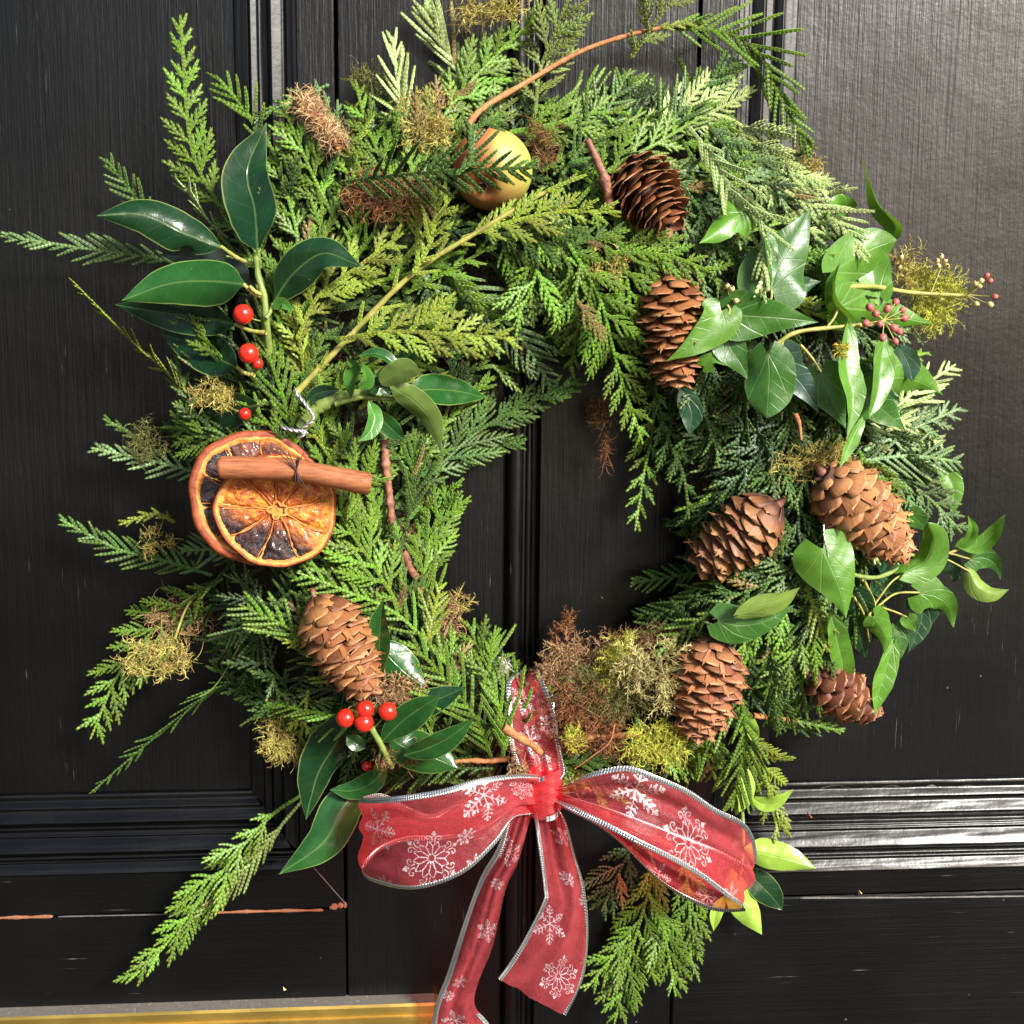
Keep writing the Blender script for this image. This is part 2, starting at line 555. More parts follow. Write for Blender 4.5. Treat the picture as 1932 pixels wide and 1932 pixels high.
def mat_cedar():
    t = NT("cedar_scale_leaves")
    c, rnd = obj_color(t)
    at = t.new("ShaderNodeAttribute"); at.attribute_name = "tip"
    geo = t.new("ShaderNodeNewGeometry")
    isl = geo.outputs['Random Per Island']
    hs = t.new("ShaderNodeHueSaturation")
    t.setin(hs, 0, t.math('ADD', 0.485, t.math('MULTIPLY', rnd, 0.03)))
    t.setin(hs, 1, t.math('ADD', 0.85, t.math('MULTIPLY', isl, 0.2)))
    t.setin(hs, 2, t.math('ADD', 0.50, t.math('ADD', t.math('MULTIPLY', rnd, 0.55), t.math('MULTIPLY', isl, 0.42))))
    t.link(c, hs.inputs[4])
    base = hs.outputs[0]
    tipc = t.mix(0.45, base, (0.26, 0.36, 0.05))
    ts = t.step(at.outputs['Fac'], 0.5, 1.0)
    col = t.mix(t.math('MULTIPLY', ts, 0.75), base, tipc)
    br = t.math('GREATER_THAN', isl, 0.993)
    col = t.mix(t.math('MULTIPLY', br, 0.8), col, (0.30, 0.14, 0.06))
    v = t.coord('Object')
    n = t.noise(v, 2200, 2, 0.6)
    # glossy cuticle, paler where light goes through
    t.set(Base_Color=col, Roughness=0.42, Normal=t.bump(n, 0.25, 0.0002))
    t.b.inputs['Specular IOR Level'].default_value = 0.45
    t.translucent(t.mix(0.35, col, (0.30, 0.42, 0.03)), 0.22)
    return t.m
M_CEDAR = mat_cedar()

def mat_bark(name, a, b, rough=0.7, sc=350):
    t = NT(name)
    v = t.coord('Object')
    n = t.noise(v, sc, 4, 0.65, 0.4); n2 = t.noise(v, 60, 3)
    col = t.mix(t.step(n, 0.3, 0.7), a, b)
    col = t.mix(t.math('MULTIPLY', t.step(n2, 0.45, 0.7), 0.5), col, tuple(x*0.5 for x in a))
    t.set(Base_Color=col, Roughness=rough, Normal=t.bump(n, 0.7, 0.0006))
    return t.m
M_BARK = mat_bark("orange_brown_bark", (0.28, 0.10, 0.035), (0.46, 0.20, 0.07))
M_GSTEM = mat_bark("green_stem_bark", (0.13, 0.20, 0.04), (0.24, 0.30, 0.07), 0.5)
M_YSTEM = mat_bark("yellow_green_stem", (0.28, 0.30, 0.06), (0.40, 0.34, 0.09), 0.5, 200)
M_RSTEM = mat_bark("red_brown_twig", (0.16, 0.055, 0.035), (0.34, 0.15, 0.09), 0.6)

def mat_leaf(name, vein, rim, kind):
    t = NT(name)
    c, rnd = obj_color(t)
    uvn = t.new("ShaderNodeUVMap"); uvn.uv_map = "UVMap"
    sx = t.new("ShaderNodeSeparateXYZ"); t.link(uvn.outputs[0], sx.inputs[0])
    shn = t.new("ShaderNodeUVMap"); shn.uv_map = "shape"
    sh = t.new("ShaderNodeSeparateXYZ"); t.link(shn.outputs[0], sh.inputs[0])
    x, y = sx.outputs[0], sx.outputs[1]          # in leaf lengths
    tt, vv = sh.outputs[0], sh.outputs[1]        # 0..1 along, 0..1 across (0.5 = midrib)
    ay = t.math('ABSOLUTE', y)
    av = t.math('MULTIPLY', t.math('ABSOLUTE', t.math('SUBTRACT', vv, 0.5)), 2.0)
    thin = t.math('SUBTRACT', 0.013, t.math('MULTIPLY', x, 0.009))
    mid = t.math('SUBTRACT', 1.0, t.step(t.math('DIVIDE', ay, thin), 0.4, 1.2))
    if kind == 'ivy':
        veins = None
        for sl, k in ((0.42, 1.0), (1.15, 0.8)):
            d = t.math('ABSOLUTE', t.math('SUBTRACT', ay, t.math('MULTIPLY', x, sl)))
            lv = t.math('SUBTRACT', 1.0, t.step(t.math('DIVIDE', d, 0.012*k), 0.3, 1.2))
            veins = lv if veins is None else t.math('MAXIMUM', veins, lv)
        q1 = t.math('FRACT', t.math('SUBTRACT', t.math('MULTIPLY', x, 6.0), t.math('MULTIPLY', ay, 4.2)))
        d = t.math('ABSOLUTE', t.math('SUBTRACT', q1, 0.5))
        minor = t.math('MULTIPLY', t.math('SUBTRACT', 1.0, t.step(d, 0.01, 0.05)), 0.45)
        veins = t.math('MAXIMUM', veins, minor)
    else:
        q1 = t.math('FRACT', t.math('SUBTRACT', t.math('MULTIPLY', x, 7.0), t.math('MULTIPLY', ay, 6.0)))
        d = t.math('ABSOLUTE', t.math('SUBTRACT', q1, 0.5))
        veins = t.math('MULTIPLY', t.math('SUBTRACT', 1.0, t.step(d, 0.0, 0.06)), 0.16)
    vall = t.math('MAXIMUM', mid, veins)
    v = t.coord('Object')
    n1 = t.noise(v, 90, 4, 0.6); n2 = t.noise(v, 700, 3, 0.6)
    hs = t.new("ShaderNodeHueSaturation")
    t.setin(hs, 2, t.math('ADD', 0.55, t.math('MULTIPLY', n1, 0.9)))
    t.link(c, hs.inputs[4])
    col = hs.outputs[0]
    col = t.mix(t.math('MULTIPLY', vall, 0.36 if kind == 'ivy' else 0.34), col, vein)
    rimf = t.step(av, 0.93, 0.98)
    col = t.mix(t.math('MULTIPLY', rimf, 0.5), col, rim)
    spot = t.step(t.noise(v, 330, 2, 0.5), 0.74, 0.77)
    col = t.mix(t.math('MULTIPLY', spot, 0.5), col, (0.30, 0.32, 0.18))
    geo = t.new("ShaderNodeNewGeometry")
    back = geo.outputs['Backfacing']
    under = t.mix(0.55, col, (0.16, 0.22, 0.09))
    colb = t.mix(back, col, under)
    ro = t.math('ADD', 0.16 if kind != 'ivy' else 0.30, t.math('ADD', t.math('MULTIPLY', back, 0.25), t.math('MULTIPLY', n1, 0.14)))
    hh = t.math('ADD', t.math('MULTIPLY', vall, -0.8), t.math('MULTIPLY', n2, 0.35))
    t.set(Base_Color=colb, Roughness=ro, Normal=t.bump(t.math('ADD', hh, t.math('MULTIPLY', n1, 1.2)), 0.4, 0.0006))
    t.b.inputs['Specular IOR Level'].default_value = 0.6
    t.translucent(t.mix(0.5 if kind == 'ivy' else 0.2, col, (0.25, 0.42, 0.02)), 0.26 if kind == 'ivy' else 0.10)
    return t.m
M_HOLLY = mat_leaf("glossy_holly_leaf", (0.16, 0.26, 0.06), (0.30, 0.38, 0.10), 'holly')
M_IVY = mat_leaf("ivy_leaf", (0.24, 0.36, 0.14), (0.12, 0.22, 0.06), 'ivy')

def mat_berry():
    t = NT("red_berry_skin")
    v = t.coord('Object')
    n = t.noise(v, 180, 3)
    t.set(Base_Color=t.mix(n, (0.50, 0.012, 0.008), (0.72, 0.03, 0.012)), Roughness=0.2)
    t.b.inputs['Coat Weight'].default_value = 0.4
    t.b.inputs['Subsurface Weight'].default_value = 0.1
    t.b.inputs['Subsurface Radius'].default_value = (0.002, 0.0005, 0.0003)
    return t.m
M_BERRY = mat_berry()
M_DARKDOT = simple("dark_calyx", (0.04, 0.02, 0.012), 0.8)
M_PINK = simple("dusty_pink_berry", (0.42, 0.10, 0.09), 0.5, bump=(500, 0.4, 0.0004))
M_BUFF = simple("buff_flower_bud", (0.50, 0.40, 0.17), 0.6, bump=(500, 0.4, 0.0004))

def mat_scale():
    t = NT("cone_scale")
    c, rnd = obj_color(t)
    uvn = t.new("ShaderNodeUVMap"); uvn.uv_map = "UVMap"
    sx = t.new("ShaderNodeSeparateXYZ"); t.link(uvn.outputs[0], sx.inputs[0])
    v = t.coord('Object', (1, 1, 1)); vs = t.coord('Object', (1.0, 0.12, 1))
    fib = t.noise(vs, 14, 4, 0.7); n = t.noise(v, 2.2, 3, 0.6)
    hs = t.new("ShaderNodeHueSaturation")
    t.setin(hs, 0, t.math('ADD', 0.49, t.math('MULTIPLY', rnd, 0.02)))
    t.setin(hs, 2, t.math('ADD', 0.05, t.math('ADD', t.math('MULTIPLY', rnd, 0.65), t.math('ADD', t.math('MULTIPLY', fib, 0.85), t.math('MULTIPLY', n, 0.45)))))
    t.link(c, hs.inputs[4])
    edge = t.step(sx.outputs[0], 0.84, 0.97)
    col = t.mix(t.math('MULTIPLY', edge, 0.6), hs.outputs[0], (0.55, 0.30, 0.14))
    deep = t.step(sx.outputs[0], 0.80, 0.25)  # shade of the gaps put into the colour towards the scale base
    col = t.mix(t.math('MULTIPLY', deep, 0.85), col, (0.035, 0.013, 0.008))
    t.set(Base_Color=col, Roughness=0.48, Normal=t.bump(fib, 0.5, 0.0006))
    t.b.inputs['Specular IOR Level'].default_value = 0.4
    t.translucent(col, 0.10)
    return t.m
M_SCALE = mat_scale()
M_CORE = simple("cone_core", (0.07, 0.03, 0.018), 0.85, bump=(300, .6, .0006))

def mat_moss():
    t = NT("dried_moss")
    c, rnd = obj_color(t)
    geo = t.new("ShaderNodeNewGeometry"); isl = geo.outputs['Random Per Island']
    hs = t.new("ShaderNodeHueSaturation")
    t.setin(hs, 0, t.math('ADD', 0.475, t.math('MULTIPLY', isl, 0.05)))
    t.setin(hs, 2, t.math('ADD', 0.5, t.math('MULTIPLY', isl, 1.1)))
    t.link(c, hs.inputs[4])
    t.set(Base_Color=hs.outputs[0], Roughness=0.8)
    t.translucent(hs.outputs[0], 0.25)
    return t.m
M_MOSS = mat_moss()
M_BASE = simple("packed_dark_moss", (0.022, 0.020, 0.010), 0.95, bump=(160, 1.0, 0.004), var=0.7)
M_WIRE = simple("galvanised_wire", (0.55, 0.56, 0.57), 0.35, 0.8, var=0.2)

# ------------------------------------------------------------------ cedar sprays
def scale_template():
    """one node of scale leaves on a flattened cedar shoot, unit step long, half width 1 (x forward, y across, z up)"""
    V, T = [], []
    for s in (1, -1):
        o = len(V)
        V += [(-.35, 0.02*s, 0), (0.38, 0.90*s, 0.0), (1.45, 0.84*s, 0.06), (1.1, 0.12*s, 0.0), (0.42, .58*s, 0.55), (0.42, .58*s, -0.5)]
        f = [(0, 1, 4), (1, 2, 4), (2, 3, 4), (3, 0, 4), (1, 0, 5), (2, 1, 5), (3, 2, 5), (0, 3, 5)]
        T += [tuple(o+i for i in (a if s > 0 else a[::-1])) for a in f]
    for s in (1, -1):
        o = len(V)
        V += [(-.25, 0, .25*s), (.45, .46, .40*s), (1.2, 0, .66*s), (.45, -.46, .40*s), (.55, 0, .66*s)]
        f = [(0, 3, 4), (3, 2, 4), (2, 1, 4), (1, 0, 4)]
        T += [tuple(o+i for i in (a if s > 0 else a[::-1])) for a in f]
    return np.array(V, float), np.array(T)
ST_V, ST_T = scale_template()
STEP = 0.0020

def rope(pts, w0=0.00122, w1=0.00092, ref=(0, 0, 1), seed=0, tip0=0.0, tip1=1.0):
    """scale-leaf rope along a polyline"""
    pts = np.asarray(pts, float)
    seg = np.linalg.norm(np.diff(pts, axis=0), axis=1); L = seg.sum()
    n = max(2, int(round(L/STEP)))
    cum = np.concatenate([[0], np.cumsum(seg)])
    s = np.linspace(0, L, n+1)[:-1]
    c = np.stack([np.interp(s, cum, pts[:, k]) for k in range(3)], 1)
    tang = norm(np.stack([np.interp(s, cum, np.gradient(pts, axis=0)[:, k]) for k in range(3)], 1))
    ref = np.array(ref, float)
    N = norm(ref-tang*(tang @ ref)[:, None]); S = np.cross(N, tang)
    u = s/L
    w = w0*(1-u)+w1*u
    w = w*np.minimum(1, 0.45+ (L-s)/(2.2*STEP)*0.5)
    r = np.random.default_rng(seed+n)
    w = w*r.uniform(.88, 1.12, n)
    st = L/n
    V = (c[:, None]+tang[:, None]*(ST_V[None, :, 0:1]*st)+S[:, None]*(ST_V[None, :, 1:2]*w[:, None, None])
         + N[:, None]*(ST_V[None, :, 2:3]*w[:, None, None]*0.9))
    m_ = len(ST_V)
    T = (ST_T[None]+(np.arange(n)*m_)[:, None, None]).reshape(-1, 3)
    tip = np.repeat(tip0+(tip1-tip0)*u, m_)
    return V.reshape(-1, 3), T, tip

def join_ropes(rs):
    V = np.vstack([r[0] for r in rs]); o = 0; T = []
    for r in rs:
        T.append(r[1]+o); o += len(r[0])
    return V, np.vstack(T), np.concatenate([r[2] for r in rs])

LIB = {}
LIBNP = []
UNDER = []
def build_lib():
    for comp in (0, 1):
        lens = (5, 8, 11, 14, 18, 23, 29) if not comp else (9, 12, 15, 20, 26, 33, 42)
        for L_mm in lens:
            for sg in (1, -1):
                for var in range(2):
                    r = np.random.default_rng(L_mm*10+var+comp*1000)
                    L = L_mm*.001
                    u = np.linspace(0, 1, 14)
                    bend = r.uniform(.05, .17)*(1 if not comp else .7)
                    sag = r.uniform(-.16, .05)
                    x = L*u; y = -sg*bend*L*u**1.6; z = sag*L*u**2
                    ax = np.stack([x, y, z], 1)
                    rs = [rope(ax, seed=var, tip0=0, tip1=1)]
                    if comp:
                        ns = int(L_mm/2.9)
                        for k in range(ns):
                            f = 0.14+0.74*k/ns
                            side = 1 if (k % 2) == 0 else -1
                            i = f*13; i0 = int(i); p0 = ax[i0]*(1-(i-i0))+ax[i0+1]*(i-i0)
                            t0 = norm(ax[i0+1]-ax[i0])
                            l = L*(0.36*(1-f)**.8+0.07)*r.uniform(.8, 1.15)
                            l = min(l, .0115)
                            if l < .0026: continue
                            a0 = side*rad(r.uniform(36, 48))
                            uu = np.linspace(0, 1, 8)[:, None]
                            d0 = np.array([t0[0]*math.cos(a0)-t0[1]*math.sin(a0), t0[0]*math.sin(a0)+t0[1]*math.cos(a0), t0[2]])
                            pp = p0+d0*l*uu+(t0-d0)*l*.35*uu**2+np.array([0, 0, 1])*l*r.uniform(-.3, .12)*uu**2
                            rs.append(rope(pp, 0.00112, 0.00082, seed=k, tip0=f*.6, tip1=1))
                    V, T, tip = join_ropes(rs)
                    LIBNP.append((V, T, tip)); LIB.setdefault(comp, []).append((L, sg, make_mesh("cedar_branchlet", V, T, True, attrs={'tip': tip}), len(LIBNP)-1))
    for c in LIB:
        for L, sg, me, _i in LIB[c]:
            me.materials.append(M_CEDAR)
build_lib()

TINT = dict(
    G=(0.130, 0.245, 0.015), D=(0.064, 0.135, 0.018), Y=(0.23, 0.30, 0.024), B=(0.15, 0.25, 0.085),
    W=(0.45, 0.57, 0.20), O=(0.15, 0.20, 0.035), K=(0.036, 0.082, 0.018))  # W has sun glare, K has shade put into the leaf colour
FRONDS = []

def frond(path, hw, tint, label, off=(2, 4), roll=0.0, comp=0, wood=0.0, d=None, group=None, ang=40, start=0.10, spacing=7.0, side=0, seed=None, sharp=1.0, wood_mat=None, under=False):
    """path: photo points; hw: half width of the spray in photo px; off: mm above the wreath surface at base and tip;
    d: explicit depths in mm along the path; wood: share of the stem that is bare bark"""
    seed = len(FRONDS)*7+3 if seed is None else seed
    r = np.random.default_rng(seed)
    npts = len(path)
    if comp == 0 and hw >= 50 and roll < 50 and r.random() < .65: comp = 1
    if d is not None:
        dd = np.interp(np.linspace(0, 1, npts), np.linspace(0, 1, len(d)), d)
        p3 = [P(x, y, dd[i]*.001) for i, (x, y) in enumerate(path)]
    else:
        oo = np.interp(np.linspace(0, 1, npts), np.linspace(0, 1, len(off)), off)
        p3 = [W(x, y, oo[i]) for i, (x, y) in enumerate(path)]
    ax = catmull(p3, 60)
    seg = np.linalg.norm(np.diff(ax, axis=0), axis=1); cum = np.concatenate([[0], np.cumsum(seg)]); L = cum[-1]
    base = ax[0]
    root = None if under else thing("cedar_spray", label, "cedar spray", base, group)
    tan = norm(np.gradient(ax, axis=0))
    view = norm(CN-base)
    # plane normal: towards the viewer, rolled about the stem
    N = norm(view-tan*(tan @ view)[:, None]); S = np.cross(N, tan)
    tw = rad(roll)+rad(r.uniform(-9, 9))*np.linspace(0, 1, 60)
    c_, s_ = np.cos(tw)[:, None], np.sin(tw)[:, None]
    N, S = N*c_+S*s_, S*c_-N*s_
    col = np.array(TINT[tint])*r.uniform(.88, 1.14)
    def at(s):
        f = np.interp(s, cum, np.arange(60)); i = min(int(f), 58); t = f-i
        return ax[i]*(1-t)+ax[i+1]*t, tan[i], S[i], N[i]
    # stem
    iw = int(60*wood)
    if wood < 1:
        k0 = max(iw-1, 0)
        Nmid = N[(k0+59)//2]
        V, T, tip = rope(ax[k0:], 0.00125, 0.00095, ref=Nmid, seed=seed, tip0=0.0, tip1=1)
        if under: UNDER.append((V, T, tip*.9))
        else:
            me = make_mesh("stem", V-base, T, True, attrs={'tip': tip*.9})
            link("stem", me, M_CEDAR, root, color=col)
    if wood > 0:
        rr = np.linspace(0.0016 if wood > .3 else .0015, 0.0010, iw+1)*(1+.06*np.sin(np.arange(iw+1)*1.9)+.22*(np.arange(iw+1) % 11 == 5))
        V, Fq = tube(ax[:iw+1], rr, 8)
        link("twig", make_mesh("twig", V-base, Fq), wood_mat or M_YSTEM, root)
    # branchlets
    mpp = 0.000275
    lw = hw*mpp
    s = L*start; k = int(r.integers(0, 2))
    sp = spacing*.001*.5*(1.10 if comp else .84)
    while s < L*0.965:
        f = s/L
        prof = min(1, .45+(f-start)/.22*.55)*(1-max(0, f-.32)/.68*0.80)**(.9*sharp)
        a = rad(ang*(1.08-.22*f)+r.uniform(-5, 5))
        l = lw/math.sin(rad(ang))*prof*r.uniform(.78, 1.18)
        l = max(l, .0045)
        sd_ = 1 if k % 2 == 0 else -1
        k += 1
        if r.random() < .05:
            s += sp; continue
        if side and sd_ != side and r.random() < .75:
            s += sp*.6; continue
        if comp and l < .009: lib = LIB[0]
        else: lib = LIB[1 if comp and l > .009 else 0]
        if lib is LIB[1]: step_f = 1.35
        else: step_f = 1.0
        # sign: S side positive y ; forward curl
        cand = [e for e in lib if e[1] == sd_]
        e = min(cand, key=lambda e: abs(math.log(e[0]/l))+r.uniform(0, .10))
        p, t_, s__, n_ = at(s)
        X = t_*math.cos(a)+s__*sd_*math.sin(a)
        tilt = rad(r.uniform(-22, 14))
        X = norm(X*math.cos(tilt)+n_*math.sin(tilt)*-1)
        Z = norm(n_-X*(n_ @ X)); Z = norm(Z+np.cross(X, Z)*r.uniform(-.25, .25)); Y = np.cross(Z, X)
        sc = l/e[0]
        scw = 0.5+0.5*sc            # keep the rope about the same thickness
        M = Matrix(((X[0]*sc, Y[0]*sc, Z[0]*sc, p[0]-base[0]), (X[1]*sc, Y[1]*sc, Z[1]*sc, p[1]-base[1]),
                    (X[2]*sc, Y[2]*sc, Z[2]*sc, p[2]-base[2]), (0, 0, 0, 1)))
        if under:
            lv, lt, ltip = LIBNP[e[3]]
            UNDER.append((lv @ np.array([X, Y, Z])*sc+p, lt, ltip))
        else:
            link("branchlet", e[2], None, root, basis=M, color=(np.array((.22, .15, .05)) if r.random() < .015 else col*r.uniform(.82, 1.15)))
        s += sp*step_f*r.uniform(.85, 1.15)
    FRONDS.append((1, path))
    return root

